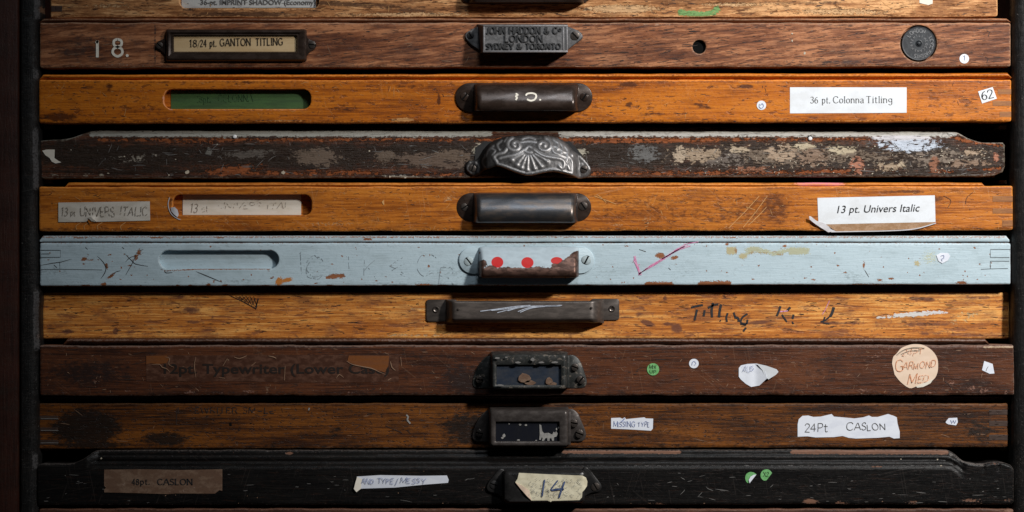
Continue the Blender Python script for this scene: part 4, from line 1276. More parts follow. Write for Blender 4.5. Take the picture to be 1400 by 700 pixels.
sp = {'stain_and_shade': [('e', 160, 214, 130, 17, 0, .95), ('e', 400, 213, 200, 17, 0, .95), ('e', 600, 213, 120, 18, 0, .95), ('e', 700, 225, 100, 22, 0, .9), ('e', 860, 212, 130, 20, 0, .93), ('e', 1080, 214, 190, 22, 0, .93), ('e', 1290, 216, 110, 20, 0, .9), ('e', 90, 200, 40, 7, 0, .8), ('e', 210, 234, 160, 4, 0, .7), ('e', 1250, 236, 120, 5, 0, .8)],
      'bare': [('l', [(135, 191), (1190, 190)], 7, .62), ('l', [(340, 237), (520, 236)], 9, .62), ('e', 320, 232, 40, 7, -6, .75), ('l', [(560, 239), (640, 238)], 7, .5), ('l', [(810, 238), (1180, 234)], 7, .66), ('e', 870, 192, 130, 5, 0, .7), ('e', 260, 193, 70, 4, 0, .6), ('l', [(1290, 184), (1330, 194), (1368, 198)], 6, .75), ('l', [(1270, 236), (1368, 230)], 4, .6), ('e', 110, 200, 30, 2, 0, .4)],
      'paint': [('e', 1100, 214, 190, 16, 0, .60, (.17, .125, .09)), ('e', 1290, 216, 80, 14, 0, .58, (.20, .155, .12)), ('e', 990, 216, 70, 14, 0, .56, (.15, .12, .10)), ('l', [(56, 191.2), (72, 190), (90, 189.3), (101, 187), (112, 183)], 3.4, .9, LIT_GREY), ('l', [(1306, 180), (1316, 185), (1326, 190), (1340, 194), (1370, 195.5)], 3, .8, (.3, .26, .22)), ('l', [(126, 182.6), (400, 182), (668, 182.3)], 10, .95, LIT_GREY), ('l', [(768, 182), (1010, 182), (1304, 182.5)], 10, .95, (.40, .385, .35)), ('e', 434, 215, 32, 12, 3, .92, (.14, .098, .07)), ('e', 528, 214, 14, 9, 0, .9, (.13, .092, .066)), ('e', 590, 220, 52, 9, 5, .92, (.125, .084, .06)), ('e', 620, 214, 30, 9, 0, .9, (.13, .09, .063)), ('e', 340, 211, 46, 6, -2, .75, (.11, .09, .075)), ('e', 285, 208, 5, 6, 0, .8, (.16, .15, .13)),
                ('e', 655, 205, 12, 8, -30, .8, (.50, .44, .34)), ('e', 180, 216, 40, 6, -4, .46, (.30, .26, .21)), ('e', 880, 210, 24, 13, 0, .72, (.13, .125, .12)), ('e', 930, 212, 14, 13, 20, .68, (.46, .36, .26)),
                ('e', 1240, 196, 48, 13, 2, .72, (.50, .55, .63)), ('e', 1232, 188, 44, 6, 0, .9, (.50, .48, .50)), ('e', 795, 207, 10, 6, 30, .7, (.4, .36, .28)), ('e', 100, 239, 60, 2, 0, .45, (.3, .26, .2)), ('e', 560, 242, 50, 2, 2, .7, (.28, .25, .2))]
      + [('e', x, y, a, b, 0, .64, cc[i % 7]) for i, (x, y, a, b) in enumerate(crust)]}
rows = sorted(set([round(v, 2) for v in list(np.arange(178.8, 192, 1.4)) + list(np.arange(192, 244, 2.3))]))
board(r, ol, W4, d0, spec=sp, seed=44, disp=disp4, wob=.45, rows=rows, edge=1.8)
tray(r, 54, 1374, 196, 244, d0, 34, WT)
g = G(k); 
for i in range(1):
    g.grid([[(x, 172.5, d0 - 40), (x, 172.3, d0 - 24), (x, 173, d0 - 22), (x, 180, d0 - 22), (x, 181, d0 - 24), (x, 181, d0 - 33)] for x in np.arange(130, 1304, 20.0)])
A = np.array(g.v); g.attr = {'mk': np.zeros((len(A), 4)), 'pc': np.full((len(A), 4), .5)}
g.build('top_moulding', W4, r, angle=40)
paper(r, 'torn_paper', [(58, 206), (64, 204.5), (75, 204.5), (74.5, 216), (80, 220), (84, 222), (76, 223.5), (71, 221), (68, 216), (62, 212)], M['paper_cream'], d0 + .8, k, label='small torn scrap of cream paper at the left end')
flakes(r, M['crumb'], k, d0, [(256, 235.5, 3.2, 2.6), (387, 236, 2.8, 2.4), (97, 205, .8, .8), (170, 214, 1.2, 1), (231, 239.5, 1.2, 1), (148, 237, 1.6, 1), (533, 241.5, 1.3, 1.6), (554, 243, 1.6, 1), (297, 197.5, .9, .8), (240, 218, 1, .8), (1196, 200, 1.2, 1), (505, 206.5, 1.2, 1.2)], 4)
for (x, y, q) in ((321, 187, 2.8), (1107.5, 189.5, 3)):
    g = G(k); g.lathe(x, y, [(q, d0 - 4), (q, d0 + 1), (q * .7, d0 + 2.2), (.01, d0 + 2.5)], 14); g.build('white_pin', M['crumb_white'], r, angle=40)
g = G(k); g.lathe(1107.5, 189.9, [(4.8, d0 - 4), (4.8, d0 - .6), (.01, d0 - .5)], 16); g.build('pin_hole', M['void'], r)
scratches(r, M['scratch_grey'], k, d0 + .4, (120, 1360, 194, 240), 200, 9, w=.6, along=.5)
scratches(r, M['crumb'], k, d0 + .5, (940, 1360, 198, 240), 150, 10, w=1.0, lmin=1, lmax=2.6, along=.3, name='crumbs')
scratches(r, M['scratch_dark'], k, d0 + .4, (60, 1360, 194, 240), 260, 10, w=.9, along=1, lmax=30)

# ornate cast pull
kk = kof(14)
ol = smooth_line([(637, 233), (636, 225), (641, 219), (649, 219), (655, 214), (661, 204), (670, 195), (683, 188.5), (700, 185.5), (722, 184), (745, 184.5), (762, 187.5), (776, 196), (784, 206), (794, 212), (803, 222), (808.5, 231), (805, 240), (798, 242.5), (791, 243), (782, 239.5), (770, 236.5), (756, 234), (742, 236), (731, 238.5), (720, 239.5), (704, 235), (692, 230), (680, 226.5), (672, 229), (660, 233), (655, 238), (646, 240)], 2)
V, F = triangulate(resample(ol, 2.0), [], 1.25)
X, Y = V[:, 0], V[:, 1]
yt = np.interp(X, [636, 655, 670, 700, 722, 745, 762, 776, 800, 809], [219, 214, 195, 185.5, 184, 184.5, 187.5, 196, 215, 231])
yb = np.interp(X, [636, 672, 700, 720, 745, 765, 791, 809], [240, 229, 234, 240, 235.5, 235, 243, 238])
body = np.clip((X - 655) / 12, 0, 1) * np.clip((792 - X) / 10, 0, 1)
body = body * body * (3 - 2 * body)
v = np.clip((Y - yt) / (yb - yt), 0, 1)
hmax = 24 * np.sqrt(np.clip(1 - ((X - 722) / 90) ** 2, 0, 1))
dome = 3 + body * hmax * np.sin(np.clip(v * 1.05, 0, 1) * math.pi / 2) ** .75
def spiral(cx, cy, r0, r1, turns, a0, sgn):
    n = 26
    return [(cx + (r0 + (r1 - r0) * i / n) * math.cos(a0 + sgn * turns * 2 * math.pi * i / n), cy + (r0 + (r1 - r0) * i / n) * .92 * math.sin(a0 + sgn * turns * 2 * math.pi * i / n)) for i in range(n + 1)]
ridges = []
def R(pts, w, h, sm=True): ridges.append((smooth_line(pts, 4) if sm and len(pts) > 2 else pts, w, h))
R(spiral(704, 198, 1.5, 11.5, 1.35, 2.2, 1), 1.9, 3.0, False)
R(spiral(743, 198.5, 1.5, 11.5, 1.35, math.pi - 2.2, -1), 1.9, 3.0, False)
R([(693, 203), (688, 209), (680, 211), (675, 215), (678, 220), (681, 226)], 1.8, 2.6)
R([(716, 205), (704, 212), (690, 215), (683, 217)], 1.6, 2.2)
R([(730, 205), (742, 213), (757, 216), (768, 218), (772, 224), (769, 231), (765, 228)], 2.3, 3.0)
R([(755, 200), (757, 208), (766, 212), (774, 215)], 1.4, 2.0)
for (a, b) in (((715, 210), (700, 219)), ((717, 212), (707, 226)), ((720, 213), (713, 230)), ((722, 213), (721, 233)), ((725, 213), (731, 231)), ((728, 212), (740, 228)), ((731, 211), (748, 221))):
    m = ((a[0] * .4 + b[0] * .6), (a[1] * .4 + b[1] * .6 - .6))
    R([a, m, b], 1.15, 2.4); ridges.append(([b, (b[0] + .1, b[1] + .1)], 2.3, 3.2))
R([(717, 206), (723, 209), (729, 206), (723, 200), (717, 206)], 1.2, 1.6)
R([(714, 190), (723, 187), (732, 190)], 1.1, 1.6); R([(712, 194), (723, 193), (733, 194)], 1.1, 1.5)
R([(757, 190), (764, 196), (762, 204)], 1.3, 2.0); R([(763, 192), (770, 200), (768, 210)], 1.3, 2.0); R([(769, 196), (777, 206), (775, 220)], 1.4, 2.2)
R([(758, 200), (765, 203), (770, 207), (777, 209)], 1.2, 1.6); R([(776, 211), (783, 222), (784, 236)], 1.6, 2.4)
R([(783, 211), (791, 224), (791, 241)], 2.0, 3.4); R([(776, 226), (779, 233)], 2.2, 2.4)
R([(675, 199), (668, 206), (664, 215)], 1.3, 1.8); R([(686, 192), (680, 198), (683, 205)], 1.3, 1.8); R([(671, 203), (677, 206), (673, 212)], 1.2, 1.6); R([(664, 212), (660, 221), (664, 229)], 1.4, 1.8); R([(694, 188), (690, 193)], 1.2, 1.5)
R([(681, 225), (692, 228.5), (704, 233.5), (720, 238), (733, 236.5), (745, 234), (757, 232.5), (772, 235), (788, 240)], 1.7, 3.0)
R([(796, 212), (803, 221), (807, 231)], 2.0, 3.0); R([(796, 224), (793, 232), (799, 236), (804, 231)], 1.7, 2.2); R([(650, 222), (654, 227), (653, 234)], 1.6, 2.2); R([(642, 222), (639, 229), (643, 236)], 1.6, 2.2)
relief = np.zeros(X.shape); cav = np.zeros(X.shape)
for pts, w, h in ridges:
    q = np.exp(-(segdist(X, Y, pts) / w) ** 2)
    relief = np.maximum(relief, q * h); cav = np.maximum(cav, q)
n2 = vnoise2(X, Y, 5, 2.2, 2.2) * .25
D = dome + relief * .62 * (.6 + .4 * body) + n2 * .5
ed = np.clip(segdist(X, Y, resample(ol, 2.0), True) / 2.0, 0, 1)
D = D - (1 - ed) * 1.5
cav = np.clip(cav * .75 + .30 + .10 * (X > 750) + .05 * v, 0, 1) * np.clip((X - 640) / 70, .45, 1)  # paler on ridges and towards the right, darker in hollows and at the left
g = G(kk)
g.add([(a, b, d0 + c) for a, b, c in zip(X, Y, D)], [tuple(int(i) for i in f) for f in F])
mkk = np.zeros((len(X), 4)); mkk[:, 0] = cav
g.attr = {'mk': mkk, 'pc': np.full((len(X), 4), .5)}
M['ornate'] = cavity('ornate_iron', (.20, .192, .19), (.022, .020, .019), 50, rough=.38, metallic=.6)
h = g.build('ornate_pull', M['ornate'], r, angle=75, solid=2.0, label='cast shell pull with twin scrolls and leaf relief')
h.modifiers['thickness'].offset = 0
g = G(kk); g.prism([(650, 200), (662, 192), (780, 192), (796, 210), (800, 230), (786, 233), (660, 232), (648, 225)], d0 - .5, d0 + 1.5); g.build('mounting_plate', M['cast_black'], h, root=r)
screw(h, 645.5, 229, d0 + 4.5, 4.6, M['screw_dark'], -70, kk); screw(h, 799, 230.5, d0 + 5, 4.6, M['screw_dark'], 20, kk)
runners(244, d0)

# ------------------------------------------------------------------ drawer 5: amber with 13 pt labels
d0 = 2
r = drawer(316, d0, 'amber drawer with a grey tape label at left and white 13 pt. label at right')
k = kof(d0)
sp = {'stain_and_shade': [('p', [(800, 262), (1068, 260), (1076, 285), (1066, 312), (830, 312)], 10, .42), ('l', [(56, 313), (1380, 312)], 9, .43), ('e', 150, 290, 90, 24, 0, .38), ('e', 940, 285, 130, 26, 0, .4), ('e', 760, 300, 60, 10, 0, .4), ('e', 1010, 290, 60, 20, 0, .5), ('e', 1060, 286, 28, 30, 0, .6), ('e', 1275, 272, 14, 5, 0, .8), ('e', 1240, 262, 40, 3, 0, .7), ('e', 235, 275, 8, 12, 0, .5), ('e', 480, 295, 40, 18, 0, .35), ('e', 870, 290, 30, 20, 0, .35), ('e', 600, 300, 50, 10, 0, .35)],
      'bare': [('e', 612, 272, 9, 5, 0, .55), ('e', 300, 303, 60, 5, 0, .4), ('e', 450, 306, 60, 5, 0, .45), ('e', 885, 300, 8, 12, 0, .45), ('e', 845, 307, 14, 3, 0, .5), ('l', [(60, 314), (1380, 313)], 3, .45)],
      'paint': []}
slot = stadium(236, 426, 266, 294.5, 8, r=10)
board(r, rect(53, 1385, 255.5, 316.5, y0r=254.5, y1r=315), W5, d0, spec=sp, holes=[slot], seed=55, hole_depth=13)
spm = {'paint': [('e', 1122, 252, 36, 5, 0, .85, (.70, .22, .24))]}
strip(r, 88, 1348, bead(249.3, 256, -4, -1), W5, d0, spec=spm, seed=56, endr=6)
tray(r, 53, 1385, 256, 316, d0, 34, WT)
c = paper(r, 'title_card', [(248, 266), (410.5, 266), (410.5, 293.6), (248, 293.6)], M['paper_cream'], d0 - 12.2, k)
ink(c, lambda g: (write(g, '13', 258, 291, 12, .7, width=10, d=d0 - 11.5, jit=.5, slant=.15), write(g, 'pt', 274, 290, 9, .6, width=9, d=d0 - 11.5, skip=.6, jit=.5), write(g, 'UNIVERS ITAL', 296, 285, 8, .5, width=98, d=d0 - 11.5, skip=.6, jit=.7, slant=.1)), M['ink_faint'], k)
s = paper(r, 'tape_label', [(80, 277), (150, 276), (205, 275.3), (205.5, 301.5), (132, 303.2), (125, 297), (118, 303.3), (80, 303.6)], M['paper_old'], d0 + 1, k, disp=lambda X, Y: np.exp(-((X - 126) / 5) ** 2 - ((Y - 302) / 6) ** 2) * 4.5, label='faded grey tape label with faint pencilled capitals', step=3)
ink(s, lambda g: (write(g, '13', 84, 295.5, 11, .7, width=9, d=d0 + 2, jit=.6, slant=.1), write(g, 'pt', 97, 294.5, 7, .6, width=7, d=d0 + 2, jit=.6), write(g, 'UNIVERS', 110, 295.5, 12, .8, width=47, d=d0 + 2, jit=.8, skip=.2), write(g, 'ITALIC', 164, 295, 11.5, .75, width=38, d=d0 + 2, jit=.8, slant=.12, skip=.15)), M['ink_faint'], k)
paper(r, 'curled_flap', [(125, 296), (132, 303.5), (126, 302.5), (121, 297.5)], M['paper_cream'], d0 + 3.5, k, disp=lambda X, Y: (X - 121) * .35, step=3)
cup_pull(r, kof(13), 623.5, 809, 263.5, 303, 648, 789, [(264, 3), (266, 10), (271, 16), (277, 20), (284, 24), (291, 26.5), (297, 26.5), (302.5, 23.5), (304, 20)], M['dark_steel'], M['black_iron'], [(635, 283, 4.6, -35), (797.5, 281.5, 5.4, 55)], M['screw_dark'])
s = paper(r, 'printed_label', [(1117.5, 270.5), (1278, 267), (1279, 303.5), (1160, 306), (1119, 307)], M['paper_white'], d0 + .5, k, label='white printed label with sans serif italic lettering')
t = font_lines('13 pt. Univers Italic', 1144.5, 291.3, 10.6, 113, d0 + 1.1, k, shear=.21, bold=.0, rot=-1.2); t.build('lettering', M['ink_black'], s, root=r)
paper(r, 'tape_strip', [(1120, 306.5), (1160, 306), (1279, 303.2), (1268, 309), (1250, 313), (1200, 315), (1150, 316.5), (1134, 316.5), (1122, 309)], M['clear_tape'], d0 + .45, k, step=3, label='strip of clear tape under the printed label')
g = G(k); g.ribbon(smooth_line([(1136, 317), (1170, 316.4), (1215, 315.5), (1250, 313), (1279, 305)], 5), 1.3, lambda x, y: d0 + 3); g.build('tape_edge', M['tape_edge'], r, solid=1)
paper(r, 'curled_flap', [(1105.5, 295.5), (1108, 296), (1116, 302), (1126, 305), (1143, 316.5), (1132, 317.5), (1115, 307), (1106, 300)], M['tape_edge'], d0 + 2, k, disp=lambda X, Y: np.clip((1125 - X) / 6, 0, 4) + np.sin((X + Y) * .35) * .7, step=2.5, solid=.3, label='curled loose end of tape')
g = G(k)
g.ribbon(smooth_line([(232, 270), (230, 280), (234, 292), (243, 299), (247, 300)], 4), 1.0, lambda x, y: d0 + 1.0)
g.build('tape_edge', M['tape_edge'], r, solid=.6)
paper(r, 'tape_strip', [(233.5, 284), (239, 283), (243, 287), (244.5, 293), (243, 297), (238, 293), (234.5, 289)], M['tape_edge'], d0 + 1, k, step=2.2, disp=lambda X, Y: 1.4 * np.exp(-((X - 239) / 4) ** 2))  # pale piece put in for the highlight at the slot's left end
for (a, b, c_, e_) in ((1357, 1385, 268, 276), (1357, 1385, 285, 292), (1370, 1385, 301, 309.5)): pin(r, a, b - .5, c_, e_, d0, k, M['endgrain'])
AV5 = ((76, 210, 272, 306), (228, 430, 262, 298), (1110, 1284, 264, 318), (622, 811, 260, 306))
scratches(r, M['scratch_pale'], k, d0 + .35, (60, 1380, 258, 314), 260, 11, w=.5, avoid=AV5, along=.3, lmax=11)
scratches(r, M['scratch_dark'], k, d0 + .35, (60, 1380, 258, 314), 150, 12, w=.7, avoid=AV5, along=.85, lmax=10)
g = G(k)
for (a, b) in (((996, 312), (1038, 268)), ((1016, 311), (1049, 268)), ((1023, 308), (1048, 283)), ((1020, 283), (1032, 287)), ((812, 268), (842, 279)), ((816, 266), (828, 276))): g.ribbon([a, ((a[0] + b[0]) / 2 + 1, (a[1] + b[1]) / 2), b], .7, d0 + .45)
for xx in (118, 136, 168, 107): g.ribbon(smooth_line([(xx + 4, 304), (xx - 3, 309), (xx - 2, 314)], 3), .8, d0 + .45)
g.prism([(522, 276), (525, 273), (525.5, 280), (524, 280)], d0, d0 + .5)
g.build('long_scratches', M['scratch_pale'], r, kind='stuff')
ink(r, lambda g: (g.ribbon(smooth_line([(1330, 263), (1322, 270), (1320, 279)], 4), .7, d0 + .45), g.ribbon(smooth_line([(1290, 268), (1300, 274), (1296, 284)], 4), .6, d0 + .45)), M['scratch_dark'], k, 'crack_line', kind='stuff')
runners(316, d0)

# ------------------------------------------------------------------ drawer 6: pale blue paint
d0 = 0
r = drawer(391, d0, 'pale blue painted drawer with chipped paint, pink tick and red dots on its pull')
k = kof(d0)
BR = (.30, .115, .045); OR = (.52, .20, .05); YE = (.45, .40, .24); YG = (.42, .43, .30)
sp = {'stain_and_shade': [('l', [(56, 336), (1380, 335)], 5, .36), ('e', 640, 370, 60, 20, 0, .42), ('e', 830, 370, 30, 14, 0, .36), ('l', [(56, 387), (1380, 386)], 5, .38), ('e', 250, 345, 20, 3, 0, .5), ('e', 1165, 378, 20, 8, 0, .5), ('e', 70, 372, 30, 8, 0, .45), ('e', 330, 384, 30, 4, 0, .5), ('e', 430, 365, 30, 20, 0, .35), ('e', 930, 370, 40, 20, 0, .3), ('e', 1300, 356, 30, 14, 0, .3)],  # darker patches either side of the pull and along both edges
      'bare': [('e', 115, 354, 5, 2.8, -10, .9), ('e', 124, 355.5, 6, 1.2, 0, .8), ('e', 152, 377, 7, 2, -35, .9), ('e', 142, 389, 4.5, 2, 0, .95), ('e', 285, 389.5, 4, 2, 0, .95), ('e', 308, 390, 6, 1.5, 0, .85), ('e', 243, 390, 3, 1.5, 0, .9), ('l', [(225, 370.5), (270, 368), (370, 367.5)], 2.2, .75), ('l', [(66, 384), (160, 388)], 1.5, .4),
               ('e', 457, 378, 8, 3.8, -5, .95), ('e', 466, 377, 6, 3.2, 0, .95), ('e', 450, 379, 5, 2.6, 0, .95), ('e', 580, 389.5, 14, 1.8, 0, .9), ('e', 605, 390, 10, 1.4, 0, .8), ('l', [(650, 390), (775, 390)], 1.5, .55), ('e', 586, 364, 2, 2, 0, .9),
               ('e', 903, 349.5, 7, 4, 5, .97), ('e', 922, 352.5, 5.5, 2.6, -8, .97), ('e', 857, 336, 4, 1.2, 0, .8), ('l', [(884, 388), (918, 388.5)], 6, .95), ('l', [(958, 388.5), (996, 388)], 8, .97), ('e', 1064, 390, 6, 1.4, 0, .8), ('l', [(1166, 388.5), (1236, 389.5)], 3.2, .62), ('e', 1203, 383, 4, 1.6, 0, .9), ('e', 1218, 381, 4, 1.6, 0, .9), ('e', 1181, 362, 1.7, 6, 5, .8), ('e', 1315, 386.5, 8, 2.4, 0, .9),
               ('e', 186, 352, 3, 5, 20, .8), ('e', 190, 345, 3, 5, 15, .8), ('e', 146, 364, 2, 5, -10, .8), ('e', 994, 334, 3, 2, 0, .9), ('e', 288, 337, 2, 1.6, 0, .85), ('e', 1024, 348, 3, 4, 0, .4)],
      'paint': [('e', 382, 385, 5, 6, 35, .98, OR), ('e', 392, 383, 8, 3, -10, .97, OR), ('p', [(993, 337), (1006, 337), (1006, 348), (993, 348)], 2.5, .85, YE), ('e', 1000, 343, 7, 6, 0, .8, YE), ('e', 1062, 346, 10, 3, 15, .66, (.33, .24, .12)), ('e', 1027, 345, 8, 3, -20, .64, (.36, .27, .14)), ('e', 1006, 343, 2, 5, 0, .8, (.33, .2, .1)), ('e', 1044, 346, 14, 2, 0, .6, (.36, .28, .15)),
                ('l', [(1018, 349), (1028, 342), (1045, 343), (1058, 347), (1076, 342), (1104, 342)], 7, .74, YG), ('p', [(1078, 338), (1103, 338), (1108, 348), (1078, 349)], 3, .86, YG), ('e', 1030, 341, 12, 4, -5, .9, YG), ('e', 1016, 350, 6, 4, 0, .9, YE), ('e', 1073, 336.5, 3, 2, 0, .9, BR),
                ('e', 1272, 352, 14, 12, 0, .50, (.50, .53, .40)), ('e', 1254, 360, 5, 4, 40, .75, YE)]}
rs = random.Random(66)
for i in range(130):
    sp['bare'].append(('e', rs.uniform(60, 1375), rs.uniform(334, 389), rs.uniform(.7, 1.7), rs.uniform(.7, 1.5), 0, rs.choice((.7, .95))))
for i in range(26):
    sp['bare'].append(('e', rs.uniform(60, 1375), rs.uniform(335, 388), rs.uniform(1.6, 4), rs.uniform(.8, 1.6), rs.uniform(-30, 30), .8))
for i in range(40):
    sp['bare'].append(('e', rs.uniform(60, 1375), 390.5, rs.uniform(2, 7), rs.uniform(.9, 1.8), 0, .8))
slot = stadium(217.5, 381, 342.5, 367.5, 9)
board(r, rect(54, 1382, 332, 391.5, y1r=389), W6, d0, spec=sp, holes=[slot], seed=66, step=1.9, wob=.25, wear=.52)
spm = {'bare': [('e', 110, 325, 20, 1.5, 0, .7), ('e', 166, 324, 8, 1.2, 0, .8), ('e', 214, 325, 10, 1.5, 0, .8), ('e', 300, 325, 8, 1.4, 0, .8), ('e', 502, 327, 6, 2, 0, .95), ('l', [(480, 324), (600, 324.5)], 2, .7), ('e', 1000, 325, 12, 1.2, 0, .7), ('e', 780, 324, 30, 1, 0, .5)]}
strip(r, 54.5, 1380, [(322.5, -30), (322.2, -8), (322.4, -3), (323.2, -1.2), (326, -.7), (329.2, -.9), (330.4, -1.8), (330.8, -5), (331, -14)], W6, d0, spec=spm, seed=67, wob=.15, step=4)
tray(r, 54, 1382, 332, 391, d0, 34, WT)
spc = {'bare': [('p', [(655, 367), (790, 366), (792, 395), (655, 395)], 3, 1.0), ('e', 660, 362, 6, 7, 30, .9), ('e', 672, 366, 8, 3, 0, .75), ('p', [(764, 360), (776, 352), (784, 345), (792, 342), (792, 380), (762, 380)], 2.5, .98), ('e', 690, 366.5, 12, 2, 0, .7), ('e', 735, 366, 14, 2, 0, .7), ('e', 760, 363, 8, 3, 0, .85), ('e', 656, 346, 2, 2, 0, .8)],
       'paint': [('e', 680, 359, 8.2, 7.4, 0, 1.0, (.50, .012, .010)), ('e', 721, 359.5, 8.4, 7.4, 0, 1.0, (.50, .012, .010)), ('e', 761, 357, 8.2, 5, 0, 1.0, (.48, .02, .015))]}
M['blue_pull'] = chipped('blue_pull_paint', (.42, .50, .55), (.13, .072, .055), 51)
h = cup_pull(r, kof(12), 627, 813, 337.5, 374, 655.5, 790.5, [(338, 3), (341, 8), (346, 13), (352, 17.5), (359, 21.5), (365, 24), (369.5, 26), (374, 26.5), (377, 24), (378.5, 20)], M['blue_pull'], W6, [(640.5, 357, 5.4, 52), (802, 355.5, 5.8, -62)], M['screw_blue'], spec=spc, endr=6, label='pale blue cup pull with red dots, worn to brown metal along its grip')
AV6 = ((215, 384, 340, 371), (625, 815, 336, 380))
def scr(g):
    T = lambda p: g.ribbon(smooth_line(p, 4), .8, d0 + .45, taper=True)
    T([(171, 347), (180, 356), (186, 361), (203, 364)]); T([(187, 345), (182, 358), (172, 376)]); T([(133, 350), (141, 358), (145, 368), (139, 380)]); T([(146, 362), (144, 372), (138, 381)])
    T([(150, 378), (158, 372), (165, 370)]); T([(268, 371), (285, 378), (304, 386)]); T([(225, 371), (228, 373), (236, 372.5)]); T([(172, 358), (178, 352), (186, 350)]); T([(55, 363), (70, 360), (84, 358), (98, 354)])
    T([(74, 362), (78, 366)]); T([(117, 338), (120, 341)]); T([(167, 338), (170, 340)]); T([(874, 341), (883, 344)]); T([(1182, 369), (1185, 374), (1188, 379)]); T([(914, 366), (917, 369)])
    T([(190, 343), (196, 341)])
ink(r, scr, M['scratch_dark'], k, 'paint_cracks', kind='stuff')
def lines(g):
    L = lambda *p: g.ribbon(list(p), .75, d0 + .4)
    L((55, 342), (83, 342), (83, 351.5), (55, 352)); L((82, 358), (82, 368), (140, 369)); L((55, 368.5), (82, 368)); L((57, 347), (68, 347))
    L((1354, 352), (1354, 341), (1382, 341)); L((1341, 368), (1354, 367.5), (1378, 367)); L((1354, 357), (1354, 367)); L((1354, 357), (1380, 357)); L((1354, 352), (1380, 352))
ink(r, lines, M['gap_line'], k, 'joint_lines', kind='stuff')
def pen(g):
    W_ = lambda t, x, y, h, w: write(g, t, x, y, h, .75, width=w, d=d0 + .42, jit=1.2, skip=.35, seed=int(x), slant=.05)
    W_('1', 410, 377, 26, 5); W_('C', 417, 378, 28, 22); W_('C', 419, 377, 26, 22); W_('T', 469, 378, 28, 20); W_('K', 495, 380, 30, 21); W_('<', 532, 377, 24, 22); W_('<', 534, 379, 20, 20); W_('C', 567, 380, 30, 26); W_('R', 598, 386, 26, 26)
ink(r, pen, M['pencil'], k, 'pencil_scrawl', kind='stuff')
def tick(g):
    rs = random.Random(4)
    for i in range(3):
        o = i * 1.1 - 1.1
        g.ribbon(smooth_line([(868 + o, 350), (869 + o, 358), (873 + o, 368), (876 + o, 376)], 5), 1.0, d0 + .45)
        g.ribbon(smooth_line([(873, 376 - i * 1.0), (888, 365 + o), (905, 355 + o), (925, 342 + o), (938 + i * 3, 335 + o)], 5), 1.15, d0 + .45)
    g.ribbon([(935, 334), (955, 330.5)], .9, d0 + .5); g.ribbon(smooth_line([(866, 356), (870, 362), (875, 361)], 3), 1, d0 + .5); g.ribbon([(905, 354), (936, 336.5)], 1.3, d0 + .45)
ink(r, tick, M['crayon_pink'], k, 'crayon_tick', label='pink crayon tick on blue paint')
s = paper(r, 'torn_paper', [(1280, 349), (1286, 345.5), (1296, 346), (1299, 350), (1296, 356), (1288, 360), (1283, 357)], M['paper_torn'], d0 + 1, k, step=3)
ink(s, lambda g: g.ribbon(smooth_line([(1286, 350), (1290, 349), (1290, 353), (1287, 354), (1288, 357)], 3), .6, d0 + 1.8), M['ink_blue'], k)
runners(391, d0)

# ------------------------------------------------------------------ drawer 7: honey, pushed further in
d0 = -20
r = drawer(462, d0, 'honey coloured drawer pushed further in, with black marker words and chalked flat pull')
k = kof(d0)
sp = {'stain_and_shade': [('l', [(60, 460), (1376, 459)], 7, .42), ('e', 1180, 425, 180, 14, 0, .34), ('e', 93, 453, 10, 3, 0, .9), ('e', 180, 454, 12, 3, 0, .7), ('e', 262, 424, 12, 5, 0, .8), ('e', 265, 440, 16, 3, 0, .7), ('e', 158, 452, 4, 6, 0, .8), ('e', 245, 406, 12, 3, 0, .7), ('e', 885, 442, 12, 5, 20, .8), ('e', 925, 449, 9, 8, 30, .75), ('e', 875, 430, 8, 3, 0, .7), ('e', 915, 443, 14, 3, 0, .7), ('e', 858, 434, 14, 2, 0, .7), ('e', 992, 408, 8, 2, 0, .7), ('e', 909, 408, 4, 6, 0, .6), ('e', 1035, 441, 28, 3, -4, .75), ('e', 1255, 408, 14, 3, 0, .8), ('e', 1267, 410, 14, 4, 0, .7), ('e', 1150, 442, 60, 3, 0, .6), ('e', 1270, 443, 50, 4, 0, .6), ('e', 1270, 456, 40, 5, 0, .5), ('e', 1220, 433, 40, 3, 0, .5), ('e', 130, 425, 60, 20, 0, .3)],
      'bare': [('e', 570, 458, 70, 2.5, 0, .6), ('e', 570, 422, 20, 1.5, 0, .6), ('e', 1325, 430, 24, 8, 0, .5), ('e', 1310, 440, 20, 6, 0, .5)],
      'paint': [('e', 1246, 430, 50, 4.2, -4, .68, (.60, .58, .56)), ('e', 1275, 427, 24, 3.5, 0, .72, (.62, .60, .60)), ('e', 1205, 434, 14, 2.2, -8, .7, (.6, .57, .54))]}
board(r, rect(57.5, 1380, 400, 463), W7, d0, spec=sp, seed=77, wob=.35)
strip(r, 58, 1379, [(390, -30), (390, -11), (391, -9.5), (396, -9), (400.5, -9.5), (403.5, -11), (404.6, -16)], W8, d0 + 2, seed=78)
tray(r, 57.5, 1380, 404, 463, d0, 34, WT)
kk = kof(-12)
g = G(kk)
g.prism(rect(582.5, 625, 409.5, 440, r=3.5), d0 - .5, d0 + 2.4, bev=.8); g.prism(rect(808, 847, 408.5, 438, r=3.5), d0 - .5, d0 + 2.4, bev=.8)
prof = smooth_line([(412.5, 16), (411.5, 20), (413, 23.5), (416, 24.3), (424, 25.5), (433, 26.5), (435.5, 26), (438, 23), (440, 19), (440, 15)], 3)
rows = []
